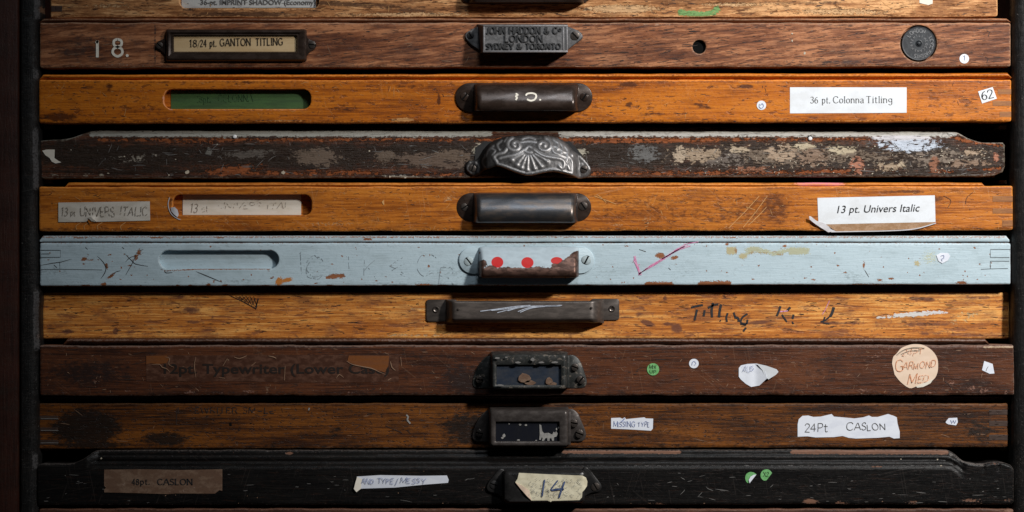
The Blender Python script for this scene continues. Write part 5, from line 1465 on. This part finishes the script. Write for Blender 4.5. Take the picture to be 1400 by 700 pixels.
for x in [609, 611, 613, 615, 617, 619, 621, 623, 626, 630, 640, 660, 700, 740, 780, 800, 805, 808, 811, 814, 817, 820, 822, 824, 826]:
    a = min((x - 609) / 15, 1) if x < 715 else min((826 - x) / 20, 1)
    a = max(0, a); s = math.sin(a * math.pi / 2) ** .8
    fl = (1 - a) ** 2 * 2.0 + math.exp(-((a - .75) / .25) ** 2) * 1.2
    rows.append([(x, y + (y - 426) / 14 * fl, d0 + 2.5 + (dd - 2.5) * s) for y, dd in prof])
g.grid(rows)
h = g.build('flat_bar_pull', M['grey_pull'], r, angle=50)
for (a, b) in ((596, 423), (837, 422)):
    q = G(kk); q.lathe(a, b, [(4.4, d0 + 2), (4.4, d0 + 3.4), (3.6, d0 + 4.1), (2.2, d0 + 3.6), (1.4, d0 + 2.6), (.01, d0 + 2.5)], 20); q.build('rivet', M['screw_dark'], h, root=r, angle=40)
for (a, b) in ((627, 422.5), (808, 420.5)):
    q = G(kk); q.lathe(a, b, [(1.8, d0 + 24), (1.6, d0 + 26.6), (.01, d0 + 27)], 10); q.build('rivet', M['screw_dark'], h, root=r, angle=40)
def chalk(g):
    for p in ([(657, 425), (680, 422), (705, 418.5), (725, 417)], [(672, 424), (690, 422), (716, 418.5)], [(680, 427), (700, 422), (722, 418.5), (745, 417.5)], [(708, 425.5), (722, 420.5), (738, 418), (768, 417)], [(711, 426.5), (730, 420), (766, 417.6)], [(745, 418.4), (766, 416.8)], [(694, 424.5), (706, 421)]):
        g.ribbon(smooth_line(p, 5), 1.05, lambda x, y: d0 + 26.4 + (y - 424) * .11)
ink(h, chalk, M['chalk'], kk, 'chalk_marks', kind='stuff')
def marker(g):
    L = lambda w, *p: g.ribbon(smooth_line(list(p), 4), w * 1.35, d0 + .5)
    L(2.2, (945, 420.5), (952, 418.5), (961, 417)); L(2.2, (953, 423), (951.5, 430), (949.5, 438)); L(2.2, (963.5, 424), (962, 432.5)); L(2.4, (975, 414), (973, 424), (973.5, 434)); L(2.2, (968, 421), (976, 417), (982, 416)); L(2.5, (986, 416), (984, 425), (983, 434)); L(1.8, (984, 438), (985.5, 439)); L(2, (995, 428), (993, 434), (994, 440)); L(2, (1003, 427), (1005, 433)); L(2.4, (1004, 434), (1009, 435), (1010, 440)); L(2, (1022, 429), (1015, 434), (1013, 441), (1021, 443)); L(2, (1022, 437), (1021, 443)); L(2, (1020, 448), (1016, 453)); L(1.5, (1012, 443), (1020, 444.5))
def marker2(g):
    L = lambda w, *p: g.ribbon(smooth_line(list(p), 4), w * 1.35, d0 + .5)
    L(2.2, (1067, 418.5), (1065, 425), (1062, 432)); L(2.4, (1080.5, 420), (1076, 425)); L(1.6, (1069, 430), (1073, 436), (1076, 440)); L(2.2, (1085, 430), (1083.5, 436)); L(1.6, (1083, 440), (1085, 443))
def marker3(g):
    L = lambda w, *p: g.ribbon(smooth_line(list(p), 4), w * 1.35, d0 + .5)
    L(2.8, (1140, 420), (1138, 427), (1135, 433)); L(1.6, (1134, 433), (1128, 438), (1122, 440)); L(1.4, (1128, 433), (1126, 438)); L(1.3, (1125, 441), (1134, 443))
ink(r, marker2, M['ink_black'], k, 'marker_lettering')
ink(r, marker3, M['ink_black'], k, 'marker_lettering')
ink(r, marker, M['ink_black'], k, 'marker_lettering', label='worn black marker word Titling')
ink(r, lambda g: (g.ribbon([(1066, 426), (1077, 425)], 1.5, d0 + .55), g.ribbon([(1134, 411), (1128, 424), (1124, 430)], .8, d0 + .5)), M['crayon_pink'], k, 'pink_streak', kind='stuff')
def hatch(g):
    g.ribbon([(314, 404), (332, 412), (350, 422)], 1.2, d0 + .5); g.ribbon([(350, 423), (353, 408)], 1.2, d0 + .5)
    for i in range(6): g.ribbon([(326 + i * 4.6, 408 + i * 2.4), (332 + i * 4.4, 403.5 + i)], .8, d0 + .5); g.ribbon([(322 + i * 5, 405), (332 + i * 4, 410 + i * 2)], .6, d0 + .5)
ink(r, hatch, M['scratch_dark'], k, 'hatched_mark', kind='stuff')
scratches(r, M['scratch_dark'], k, d0 + .35, (60, 1376, 404, 460), 520, 13, w=.7, along=1, lmax=13, sd=.05, avoid=((582, 848, 405, 445),))
scratches(r, M['scratch_pale'], k, d0 + .35, (60, 1376, 404, 460), 120, 14, w=.5, along=.9, avoid=((582, 848, 405, 445),))
runners(462, d0)

# ------------------------------------------------------------------ drawer 8: dark brown, round cream sticker
d0 = 2
r = drawer(541, d0, 'dark brown drawer with chipped label pull, green dot and large round cream sticker')
k = kof(d0)
sp = {'stain_and_shade': [('l', [(60, 537), (1380, 536)], 9, .45), ('e', 560, 510, 60, 16, 0, .4), ('e', 1120, 505, 60, 20, 0, .4), ('e', 120, 510, 80, 24, 0, .6), ('e', 640, 520, 50, 24, 0, .7), ('e', 780, 480, 80, 6, 0, .4), ('e', 500, 487, 300, 5, 0, .5)],  # the patch left of the pull is mostly the bracket's shade, painted in
      'bare': [('e', 215, 490, 14, 6, 0, .0)] + [('e', x, y, a, b, 0, .5) for x, y, a, b in ((130, 522, 3, 5), (90, 536, 8, 2), (175, 534, 10, 2), (260, 536, 12, 3), (300, 537, 12, 2), (340, 535, 14, 3), (480, 536, 16, 2), (700, 534, 20, 2), (900, 537, 20, 2), (1030, 536, 20, 2), (1180, 534, 14, 4), (1300, 524, 8, 7), (1330, 530, 12, 6), (1345, 534, 10, 6), (1376, 536, 6, 6), (1270, 536, 10, 3), (1195, 487, 14, 3), (1060, 490, 8, 3), (440, 520, 10, 5), (300, 516, 8, 5))],
      'paint': [('l', [(1345, 474.5), (1384, 474.5)], 3, .8, (.42, .30, .2))]}
board(r, rect(53.5, 1387, 472.5, 541.5, y0r=471.5, y1r=540.5), W8, d0, spec=sp, seed=88, wob=.6, edge=3)
strip(r, 87, 1352, bead(462.5, 470.5, -4.5, -.6), W8, d0, seed=89, endr=7, wob=.5, spec={'bare': [('l', [(90, 464), (1350, 463)], 2.4, .42), ('e', 540, 465, 50, 2, 0, .55), ('e', 1160, 464, 60, 2, 0, .5)]})
tray(r, 54, 1387, 473, 541, d0, 34, WT)
M['label_bare'] = plain('label_bare', (.19, .06, .012), .5, .3, (.04, .3), (.17, .055, .014), seed=61)
s = paper(r, 'faded_label', [(200, 486), (545, 485), (545, 522), (430, 523), (300, 521), (200, 521.5)], M['film_brown'], d0 + .35, k, label='dark varnished paper label with brown printed capitals nearly the colour of the wood')
t = font_lines('12pt. Typewriter (Lower Case)', 224, 510.5, 13.5, 308, d0 + .7, k, bold=.018); t.build('lettering', M['ink_brown'], s, root=r)
for pl in ([(200, 486.5), (228, 486), (232, 490), (228, 496), (216, 498), (206, 496.5), (200, 498)], [(477, 486), (532, 486.5), (531, 500), (526, 509), (515, 506), (505, 502), (490, 500), (482, 497), (475, 494)]):
    paper(r, 'bare_patch', pl, M['label_bare'], d0 + .8, k, solid=.1)
def torn(g):
    L = lambda w, *p: g.ribbon(smooth_line(list(p), 3), w, d0 + 1.3, taper=True)
    L(1.1, (474, 493.5), (482, 498), (495, 501), (508, 503.5), (518, 508), (527, 512)); L(1.2, (534, 494), (536, 502), (541, 506.5)); L(1.2, (367, 486.5), (374, 488), (378, 490)); L(1, (208, 498.5), (218, 498), (222, 502), (228, 504), (232, 508)); L(.9, (226, 488), (232, 490), (231, 498), (238, 502)); L(.8, (390, 500), (389, 520)); L(.9, (320, 488), (328, 490), (338, 486)); L(.8, (268, 488), (266, 500), (268, 516)); L(.8, (300, 516), (308, 517)); L(.8, (460, 517), (464, 512), (470, 516)); L(.7, (344, 500), (350, 495)); L(.8, (305, 500), (311, 490)); L(.8, (548, 488), (549, 500)); L(.9, (530, 520), (535, 517))
ink(r, torn, M['scratch_tan'], k, 'torn_paper_edges', kind='stuff')
earR = smooth_line([(776, 487), (784, 486), (792, 492), (797, 502), (801, 514), (803, 524), (799, 531), (790, 532), (776, 532)], 3)
earL = smooth_line([(674, 487), (665, 488), (656, 497), (650, 508), (646, 520), (646, 528), (652, 532), (674, 532)], 3)
kk = kof(22)
h = framed_pull(r, kk, 672.5, 774, 484, 531.5, 679, 766.5, 499, 526, 29, M['chipped_iron'], M['card_navy'], earR, earL, [(786.5, 503, 4.6, 20), (794.5, 520.5, 5, -50), (655, 520, 4.5, 10)], M['screw_dark'], 'black chipped pull with empty label window')
flakes(h, M['card_brown'], kk, d0 + 24.1, [(718, 517, 10, 7.5), (725, 523, 9, 3.5), (750, 521, 5, 5), (756, 525, 6, 2.5)], 8, name='paper_residue', kind='stuff', t=.25)
flakes(h, M['scratch_grey'], kk, d0 + 30.5, [(680, 489, 4, 1.6), (728, 491, 3, 2.5), (708, 495, 4, 1.6), (758, 495, 5, 1.4), (740, 495, 4, 1.2), (692, 488, 2, 1), (684, 526, 6, 1.2)], 9, name='paint_flecks', t=.3)
s = paper(r, 'round_sticker', stadium(884.5, 901.2, 496.5, 513.2, 8), M['sticker_green'], d0 + .9, k, step=4)
ink(s, lambda g: (write(g, 'MIX', 887.5, 504, 4.6, .6, width=10, d=d0 + 1.7, jit=1), write(g, 'UP', 888.5, 510, 4.4, .6, width=8, d=d0 + 1.7, jit=1, seed=3)), M['ink_green_dark'], k)
s = paper(r, 'round_sticker', stadium(942, 955.2, 490.5, 503.4, 8), M['paper_torn'], d0 + .9, k, step=4)
ink(s, lambda g: g.ribbon(smooth_line([(946, 499), (947, 494.5), (950, 494), (951.5, 497), (949, 499)], 3), .6, d0 + 1.8), M['ink_blue'], k)
s = paper(r, 'torn_paper', [(1010, 503), (1013, 499.5), (1022, 497.5), (1034, 497), (1040, 500), (1046, 508), (1048, 517), (1042, 523), (1038, 527), (1027, 529), (1020, 525), (1013, 519), (1010, 515)], M['paper_torn'], d0 + .6, k, step=2.5, disp=lambda X, Y: np.clip((X - 1032) / 16, 0, 1) ** 1.5 * 5 + np.sin(X * .4) * .15, label='crumpled torn white paper with faint blue pen')
paper(r, 'folded_flap', [(1034, 496.8), (1048, 500), (1061, 504.5), (1063.5, 508), (1060, 512), (1050, 518.5), (1045, 514), (1042, 506)], M['paper_white'], d0 + 3.4, k, step=2.5, disp=lambda X, Y: (X - 1040) * .16)
ink(s, lambda g: write(g, 'XUS', 1015, 509, 7, .6, width=16, d=lambda x, y: d0 + 2.3, jit=1.2, rot=-8, skip=.2), M['ink_blue'], k)
s = paper(r, 'round_sticker', smooth_line([(1219.5, 497), (1221, 488), (1225, 484), (1232, 476), (1243, 471.5), (1252, 470.5), (1263, 472), (1274, 479), (1281, 489), (1282.5, 501), (1281, 511), (1276, 519), (1265, 523), (1252, 528.5), (1243, 530.5), (1231, 522), (1223, 512)], 3), M['sticker_cream'], d0 + .6, k, step=3.5, disp=lambda X, Y: np.clip((1235 - X + (480 - Y)) / 10, 0, 2.5) * .5 + np.sin((X * .6 + Y) * .28) * .25 * np.clip((495 - Y) / 12, 0, 1), label='large round cream sticker with orange pencilled capitals, creased at the top')
ink(s, lambda g: (write(g, '24PT', 1233, 487, 8, .65, width=29, d=d0 + 1.7, jit=1.0, slant=.2, rot=-6, skip=.15), write(g, 'G', 1224, 508, 15, .9, width=11, d=d0 + 1.7, jit=.5), write(g, 'ARMOND', 1234, 506, 9, .7, width=45, d=d0 + 1.7, jit=.9, slant=.25, rot=-6), write(g, 'M', 1240, 526, 13, .95, width=12, d=d0 + 1.7, jit=.6, slant=.25, rot=-6), write(g, 'ED', 1254, 524, 8, .7, width=14, d=d0 + 1.7, jit=1, slant=.25, rot=-8, skip=.2)), M['ink_orange'], k)
M['crease_shadow'] = plain('crease_shade', (.30, .25, .19), .8, .3, (.3, .3), seed=63)  # dark strokes put the fold's shade into the colour
ink(s, lambda g: (g.ribbon(smooth_line([(1226, 485), (1236, 478), (1250, 475), (1264, 476)], 4), 1.1, d0 + 1.9), g.ribbon(smooth_line([(1232, 484), (1244, 479.5), (1258, 479)], 4), .8, d0 + 1.9)), M['crease_shadow'], k, 'crease_shadow', kind='stuff')
paper(r, 'folded_flap', [(1252, 528), (1266, 522.5), (1276, 518), (1272, 524), (1262, 529), (1254, 530)], M['paper_cream'], d0 + .9, k, step=2.5)
s = paper(r, 'torn_paper', [(1345.5, 493.5), (1357, 497.5), (1359, 508), (1359.5, 510.5), (1353, 511), (1342.5, 506)], M['paper_torn'], d0 + .6, k, step=3)
ink(s, lambda g: g.ribbon(smooth_line([(1351, 501), (1349, 504), (1348, 507)], 3), .6, d0 + 1.15), M['ink_grey'], k)
AV8 = ((200, 546, 484, 524), (644, 806, 480, 534), (1005, 1066, 494, 532), (1216, 1285, 472, 532))
scratches(r, M['scratch_tan'], k, d0 + .35, (60, 1382, 476, 538), 210, 15, w=.55, avoid=AV8, along=.3, lmax=7)
scratches(r, M['scratch_dark'], k, d0 + .35, (60, 1382, 476, 538), 150, 16, w=.9, avoid=AV8, along=.95)
flakes(r, M['scratch_tan'], k, d0 - .4, [(rs.uniform(60, 1380), 474 + 64 * rs.random() ** .5, rs.uniform(.5, 1.5), rs.uniform(.4, 1.1)) for rs in [random.Random(9)] for _ in range(150)], 9, t=.3)
runners(541, d0)

# ------------------------------------------------------------------ drawer 9: walnut brown, cat in the window
d0 = -10
r = drawer(614, d0, 'brown drawer with white handwritten labels and a pale cat scrap in its pull window')
k = kof(d0)
sp = {'stain_and_shade': [('l', [(60, 610), (1370, 609)], 10, .45), ('e', 780, 575, 90, 12, 0, .4), ('e', 1060, 600, 120, 14, 0, .4), ('e', 118, 585, 50, 26, 0, .97), ('e', 225, 600, 40, 10, 0, .8), ('e', 120, 608, 60, 6, 0, .8), ('e', 640, 585, 45, 28, 0, .7), ('e', 460, 590, 14, 12, 0, .5), ('e', 1340, 590, 30, 20, 0, .6), ('e', 950, 600, 200, 10, 0, .4)],  # patch left of the window pull puts the bracket's shade into the colour
      'bare': [('e', 1372, 575, 6, 8, 0, .35), ('e', 1365, 600, 10, 3, 0, .45)], 'paint': []}
board(r, rect(52, 1379, 551.5, 614, y1r=611.5), W9, d0, spec=sp, seed=99, wob=.4,
      disp=lambda X, Y: -np.exp(-((Y - 565.3) / .8) ** 2) * .9 * np.clip(X / 300, 0, 1))
strip(r, 52, 1378, [(543, -30), (543, -15), (544, -14), (547, -13.6), (549.5, -14.5), (550.8, -17)], W8, d0, seed=98)
tray(r, 52, 1379, 552, 614, d0, 34, WT)
for (a, b) in ((568, 574), (584, 590), (601, 608)): pin(r, 53, 79, a + .5, b, d0, k, M['endgrain_dark'])
for (a, b) in ((560, 567), (575, 583), (594, 602)): pin(r, 1352, 1378, a + .5, b, d0, k, M['endgrain_dark'])
ink(r, lambda g: [g.ribbon([(56, y), (68, y - .3), (80, y)], .8, d0 + .7) for y in (572.5, 588.5, 605.5)], M['scratch_grey'], k, 'joint_lines', kind='stuff')
kk = kof(18)
earR = smooth_line([(776, 562), (783, 561), (791, 567), (796, 578), (801, 590), (802, 598), (798, 605), (788, 606), (776, 606)], 3)
earL = smooth_line([(674, 562), (665, 563), (656, 572), (650, 582), (646, 594), (646, 602), (652, 606), (674, 606)], 3)
h = framed_pull(r, kk, 670, 776, 561, 610, 678, 764.5, 577, 603.5, 29, M['worn_iron'], M['card_black'], earR, earL, [(785.5, 580.5, 4.8, 10), (793, 595, 5.2, 20), (655, 594, 4.5, 10)], M['screw_dark'], 'worn black pull with dark label window and a pale cat cutout', d=d0)
cat = [(737.5, 580.5), (740, 581.5), (741.5, 590), (744, 592.5), (750, 592), (755, 594.5), (757, 590.5), (759, 592), (760.5, 589.5), (762.5, 593), (761, 597), (757.5, 598), (757.5, 602.5), (755, 602.8), (754, 599.5), (751.5, 599.5), (751.5, 603), (748.5, 603), (748, 599), (745.5, 599.5), (744, 602.8), (741, 603), (742, 599), (740.5, 598), (739.5, 601.5), (737.3, 601.5), (738, 593)]
M['residue'] = plain('residue', (.30, .29, .27), .8, .3, (.3, .3), (.22, .21, .2), seed=62)
paper(h, 'cat_cutout', cat, M['residue'], d0 + 25.2, kk, step=2, rs=2, solid=.3, label='pale torn paper in the shape of a walking cat')
flakes(h, M['residue'], kk, d0 + 24.4, [(689, 596, 2.2, 2.6), (687, 599, 2, 1.6), (711, 581, 1.8, 1.3), (719, 581.5, 2.2, 1.2), (696, 580, .8, 1), (709, 602, 2.4, 1), (764, 585, 1.6, 1.4), (761, 587, 1, 1.6), (733, 602.5, 1.4, .8)], 12, name='paper_residue', kind='stuff', t=.25)
s = paper(r, 'torn_paper', [(835.5, 571.5), (848, 571), (851, 572.5), (854, 570.5), (856, 573), (881, 570.5), (883, 572), (893, 572.3), (892.5, 586), (890, 588.8), (860, 587), (835.5, 586)], M['paper_torn'], d0 + .55, k, step=3, label='small torn strip reading missing type')
ink(s, lambda g: (write(g, 'MISSING', 838.5, 584, 7, .6, width=30, d=d0 + 1.15, jit=1, rot=-1), write(g, 'TYPE', 872, 583.5, 6, .6, width=16, d=d0 + 1.15, jit=1, seed=4), g.ribbon([(849, 577.5), (854, 572)], 1.4, d0 + 1.15)), M['ink_blue'], k)
s = paper(r, 'torn_paper', [(1090.5, 580), (1092, 573), (1097, 568.5), (1105, 568), (1112, 570), (1122, 569.5), (1137, 566), (1140, 569.5), (1152, 570.5), (1168, 572), (1180, 570.5), (1188, 568), (1192, 570), (1200, 570), (1214, 566), (1222, 568.5), (1226, 570.5), (1227, 579), (1230, 590), (1230, 599), (1222, 599.5), (1216, 597), (1200, 598.5), (1170, 599.5), (1160, 598.5), (1152, 596), (1140, 597.5), (1115, 598), (1104, 596.5), (1090.5, 597)], M['paper_torn'], d0 + .55, k, step=4, rs=2.5, label='long torn white label with handwritten 24pt and a slight curl')
ink(s, lambda g: (write(g, '2', 1100, 591, 11, .85, width=7, d=d0 + 1.15, jit=.5), write(g, '4', 1108, 590, 10, .85, width=7, d=d0 + 1.15, jit=.5), write(g, 'P', 1117.5, 590.5, 11, .85, width=7, d=d0 + 1.15, jit=.4), write(g, 't', 1126, 590.5, 11, .85, width=6, d=d0 + 1.15, jit=.4),
                  write(g, 'C', 1157, 588.5, 10, .85, width=9, d=d0 + 1.15, jit=.6), write(g, 'ASLON', 1168, 588.5, 9, .85, width=43, d=d0 + 1.15, jit=.8, rot=-1.5)), M['ink_grey'], k)
s = paper(r, 'torn_paper', [(1293, 576.5), (1297, 571.5), (1308.5, 571), (1309.5, 577), (1307, 581.5), (1296, 580), (1293, 578)], M['paper_torn'], d0 + .55, k, step=3)
ink(s, lambda g: write(g, 'W', 1299, 579, 4, .6, width=7, d=d0 + 1.15, jit=1), M['ink_blue'], k)
ink(r, lambda g: (g.ribbon([(423, 557.5), (422, 561)], 1.8, d0 + .6), g.ribbon(smooth_line([(555.5, 567), (558, 570), (557, 574), (561, 579)], 3), 2.2, d0 + .6)), M['residue'], k, 'pale_fleck', kind='stuff')
ink(r, lambda g: (write(g, 'TYPEWRITER SMALL', 240, 565, 8, 1.1, width=135, d=d0 + .4, skip=.5), g.ribbon([(242, 558), (241, 581)], .9, d0 + .4), g.ribbon([(527, 582), (550, 592)], .9, d0 + .4)), M['scratch_dark'], k, 'ghost_lettering', kind='stuff')
AV9 = ((640, 806, 556, 612), (832, 896, 568, 591), (1088, 1234, 564, 602), (1290, 1312, 568, 584))
scratches(r, M['scratch_dark'], k, d0 + .35, (60, 1375, 554, 612), 560, 17, w=.8, avoid=AV9, along=.85, lmax=9)
scratches(r, M['scratch_tan'], k, d0 + .35, (60, 1375, 554, 612), 40, 18, w=.5, avoid=AV9, along=.6)
flakes(r, M['void'], k, d0 - .4, [(260, 579, 5, 3), (315, 580, 2.5, 3), (300, 578, 2, .8), (343, 579, 2, 1)], 13, name='dark_knot', kind='stuff', t=.3)
runners(614, d0)

# ------------------------------------------------------------------ drawer 10: ebonised, stepped moulding
d0 = 4
r = drawer(690, d0, 'black painted drawer with stepped moulding and a taped number 14 on its pull')
k = kof(d0)
left = smooth_line([(51, 636), (60, 634), (85, 634.5), (100, 633), (112, 628), (120, 623), (127, 618), (134, 616.5)], 3)
right = smooth_line([(1290, 616), (1300, 617), (1308, 622), (1316, 629), (1326, 632.5), (1342, 634.5), (1356, 632), (1370, 632), (1382, 636)], 3)
ol = left + right + [(1386, 642), (1386, 686), (1383, 690), (53, 690.5), (50, 687), (49.5, 640)]
topx = [p[0] for p in left + right]; topy = [p[1] for p in left + right]
def disp10(X, Y):
    yt = np.interp(X, topx, topy)
    dy = Y - (yt + 0)
    s = np.interp(dy, [0, 4.5, 6.2, 7.2, 9.5, 12.5, 14, 15.3, 18, 21.5, 23.5, 26], [-9, -8.5, -8.8, -6.4, -5.6, -5.6, -6.8, -3.4, -2.2, -2.0, -.5, 0])
    e = np.clip(np.minimum(X - 118, 1322 - X) / 16, 0, 1)
    return s * e - (1 - e) * np.clip(1 - dy / 3, 0, 1) * 1.5 - np.exp(-((X - 1345) / 1.2) ** 2 - ((Y - 636) / 7) ** 2) * 3 - np.exp(-((X - 1366) / 1.2) ** 2 - ((Y - 636) / 7) ** 2) * 2.5
sp = {'stain_and_shade': [], 'bare': [('l', [(770, 618.8), (930, 619)], 5, .85), ('l', [(1085, 618.6), (1296, 619)], 6, .95), ('e', 395, 620.5, 6, 2, 0, .9), ('l', [(240, 619), (700, 619)], 2.5, .35), ('e', 1108, 686, 12, 5, 0, .75), ('e', 1150, 687, 14, 3, 0, .55), ('e', 1248, 686, 14, 4, 0, .5), ('e', 1328, 684, 18, 3, 0, .62), ('e', 1378, 684, 10, 3, 0, .5), ('e', 902, 689, 10, 2, 0, .7), ('e', 760, 688, 30, 1.5, 0, .5), ('l', [(60, 689.5), (1380, 689.5)], 1.6, .42), ('e', 1200, 638, 12, 1.5, 0, .6), ('e', 1360, 634, 10, 2, 0, .5), ('e', 660, 667, 12, 10, 0, .3)],
      'paint': [('l', [(1300, 621), (1318, 632), (1345, 636)], 5, .62, (.10, .088, .08)), ('l', [(700, 637), (1290, 637)], 3, .45, (.085, .08, .078)), ('l', [(120, 624.5), (1290, 625)], 2.4, .42, (.06, .058, .058))]}
rows = list(np.arange(617.5, 645, 1.3)) + list(np.arange(646, 690, 2.6))
board(r, ol, W10, d0, spec=sp, seed=110, disp=disp10, wob=.45, rows=rows, edge=2.4, wear=.62)
tray(r, 52, 1386, 638, 690, d0, 34, WT)
s = paper(r, 'aged_label', [(142.5, 642), (200, 641.5), (248, 642.5), (304, 641.5), (304, 671), (300, 670), (294, 674.8), (240, 674.5), (230, 675.5), (200, 674.5), (142.5, 673), (142.5, 669), (145, 667), (142.5, 664)], M['card_brown'], d0 + .55, k, step=4, label='brown aged paper label printed 48pt. in small serif capitals')
ink(s, lambda g: (write(g, '48', 180.5, 662.5, 7.5, 1.0, width=10, d=d0 + 1.15, serif=.1), write(g, 'pt.', 192, 662, 7.5, 1.0, width=13, d=d0 + 1.15, serif=.1), write(g, 'CASLON', 215.5, 662.5, 7.8, 1.1, width=48, d=d0 + 1.15, serif=.13, contrast=(.7, 1.3))), M['ink_black'], k)
s = paper(r, 'torn_paper', [(488, 651.5), (520, 649.5), (575, 650.5), (611, 650), (613.5, 656), (612.5, 660), (580, 662.5), (540, 666.5), (493, 668), (490, 660)], M['paper_torn'], d0 + .6, k, step=4, label='narrow white strip with faint blue handwriting, one end folded')
paper(r, 'folded_flap', [(488.5, 651.5), (495, 655), (493.5, 668), (487.5, 672.5), (484, 668), (486.5, 658)], M['paper_cream'], d0 + 1.9, k, step=3, disp=lambda X, Y: (492 - X) * .2)
ink(s, lambda g: (write(g, 'AND', 494, 661.5, 6.5, .6, width=17, d=d0 + 2, jit=1, slant=.1), write(g, 'TYPE', 516, 661, 6.5, .65, width=22, d=d0 + 2, jit=1), write(g, '/', 540, 663, 9, .6, width=5, d=d0 + 2), write(g, 'MESSY', 547, 660.5, 7, .65, width=35, d=d0 + 2, jit=1, slant=.08)), M['ink_blue'], k)
s = paper(r, 'half_sticker', smooth_line([(1034, 648), (1030, 645.8), (1025, 645.3), (1020.5, 648), (1018.8, 653), (1020, 658), (1022.5, 660.5)], 4) + [(1024.5, 660)], M['sticker_green'], d0 + .55, k, step=2.5, rs=2)
paper(s, 'folded_flap', [(1034, 648.4), (1024.6, 660.4), (1023.4, 656), (1026, 651.5), (1030, 649)], M['paper_torn'], d0 + 2, k, step=2, rs=2)
s = paper(r, 'half_sticker', smooth_line([(1055.5, 646.5), (1052, 642.6), (1048, 641.5), (1043, 643), (1040, 647.5), (1040.3, 653), (1044, 656.8), (1048, 656.5)], 4), M['sticker_green'], d0 + .55, k, step=2.5, rs=2)
ink(s, lambda g: write(g, 'X2', 1043, 652, 6, .6, width=8, d=d0 + 1.15, jit=1), M['ink_green_dark'], k)
kk = kof(20)
g = G(kk)
loops(g, [(686, 800, 643, 689, 5, d0 - .5), (688, 799.5, 643.5, 688, 5, d0 + 12), (690, 799, 645, 686.5, 5, d0 + 19), (694, 796, 648, 685, 4, d0 + 21.5), (701, 790, 653, 680, 3, d0 + 21)], cap=True)
g.prism(smooth_line([(796, 644), (800, 639.5), (805, 642), (813, 651), (822, 663), (823, 669), (819, 674), (808, 676), (797, 682)], 3), d0 - .5, d0 + 3.6, bev=1.4)
g.prism(smooth_line([(690, 644), (684, 642), (676, 650), (668, 660), (665, 668), (668, 674), (680, 677), (690, 684)], 3), d0 - .5, d0 + 3.6, bev=1.4)
A = np.array(g.v); g.attr = {'mk': np.zeros((len(A), 4)), 'pc': np.full((len(A), 4), .5)}
M['sooty_iron'] = plain('sooty_iron', (.022, .021, .021), .36, .3, (.08, .1), (.034, .032, .031), metallic=.4, bump=.3, seed=70, col3=(.12, .11, .1), t3=(.68, .76))
h = g.build('pull_handle', M['sooty_iron'], r, angle=40)
screw(h, 814.5, 667, d0 + 3.6, 5.2, M['screw_dark'], 60, kk); screw(h, 675, 664, d0 + 3.6, 5, M['cast_black'], 20, kk)
s = paper(r, 'tape_label', [(709.5, 645.8), (750, 647.8), (788, 649.3), (796, 649.5), (801, 652.5), (803, 658), (802.5, 664), (799, 669), (796, 672), (795.5, 679), (792, 683), (755, 684), (752.5, 685.5), (748, 683.5), (726, 683.6), (722, 677), (713, 667), (704.5, 658.5), (707.5, 654)], M['tape_cream'], d0 + 22.3, kk, step=2.6, label='crumpled cream masking tape with a blue number 14', disp=lambda X, Y: np.sin(X * .35 + Y * .2) * .22 + np.exp(-((X - 751) / 2) ** 2) * np.clip((Y - 668) / 12, 0, 1) * 1.3 - np.clip((X - 797) / 4, 0, 2) * 2.5 + vnoise2(X, Y, 3, 5, 4) * .35)
paper(r, 'folded_flap', [(704.5, 658.7), (713, 663), (723.5, 669.5), (724.5, 677), (726.5, 683.4), (721, 678), (712, 668)], M['sticker_cream'], d0 + 22.9, kk, step=2.5, disp=lambda X, Y: np.exp(-((X - 718) / 4) ** 2) * 1.2)
ink(s, lambda g: (g.ribbon(smooth_line([(744.5, 655), (743, 665), (741, 678)], 5), 2.0, lambda x, y: d0 + 23.8), g.ribbon(smooth_line([(762.5, 656), (757, 663), (753.5, 669), (762, 667.5), (771, 668.5)], 5), 1.7, lambda x, y: d0 + 23.8), g.ribbon(smooth_line([(772, 657.5), (768, 668), (764, 680)], 5), 2.2, lambda x, y: d0 + 23.8), g.ribbon([(754, 669.5), (770, 667)], 2.2, lambda x, y: d0 + 23.9)), M['ink_navy'], kk)
scratches(s, M['ghost_grey'], kk, d0 + 23.6, (722, 796, 653, 680), 190, 21, w=.55, lmin=1, lmax=4, along=.2, name='pencil_smudges')
AV10 = ((140, 307, 640, 677), (484, 616, 646, 674), (664, 826, 640, 690))
scratches(r, M['scratch_grey'], k, d0 + .35, (60, 1380, 646, 688), 110, 19, w=.6, avoid=AV10, along=.8, lmax=18)
flakes(r, M['scratch_tan'], k, d0 - .4, [(rs.uniform(60, 1380), 688 - 44 * rs.random() ** 2.2, rs.uniform(.5, 1.5), rs.uniform(.4, .9)) for rs in [random.Random(19)] for _ in range(90)], 19, t=.3)
flakes(r, M['crumb'], k, d0 - 1.5, [(1184, 649.5, 1.3, 1.1), (1148, 662.5, 1, 1.2), (138, 627, 1.2, 1.2), (1282, 628.5, 1, 1), (1287, 637, 2, .8), (1232, 628, 1, .8), (119, 685, 1.2, .8), (84, 685, 1, .8)], 20, name='pale_specks', t=.4)
runners(690, d0)

# ------------------------------------------------------------------ drawer 11: only its top edge is in the picture
d0 = 0
r = drawer(760, d0, 'lowest brown drawer showing only its top edge under the black one')
k = kof(d0)
board(r, rect(53, 1388, 695.5, 760), W11, d0, seed=121, wob=.6, spec={'bare': [('e', 1380, 698, 10, 3, 0, .7), ('l', [(60, 697), (1380, 697)], 1.6, .4)]})
tray(r, 53, 1388, 698, 760, d0, 34, WT)
runners(760, d0)
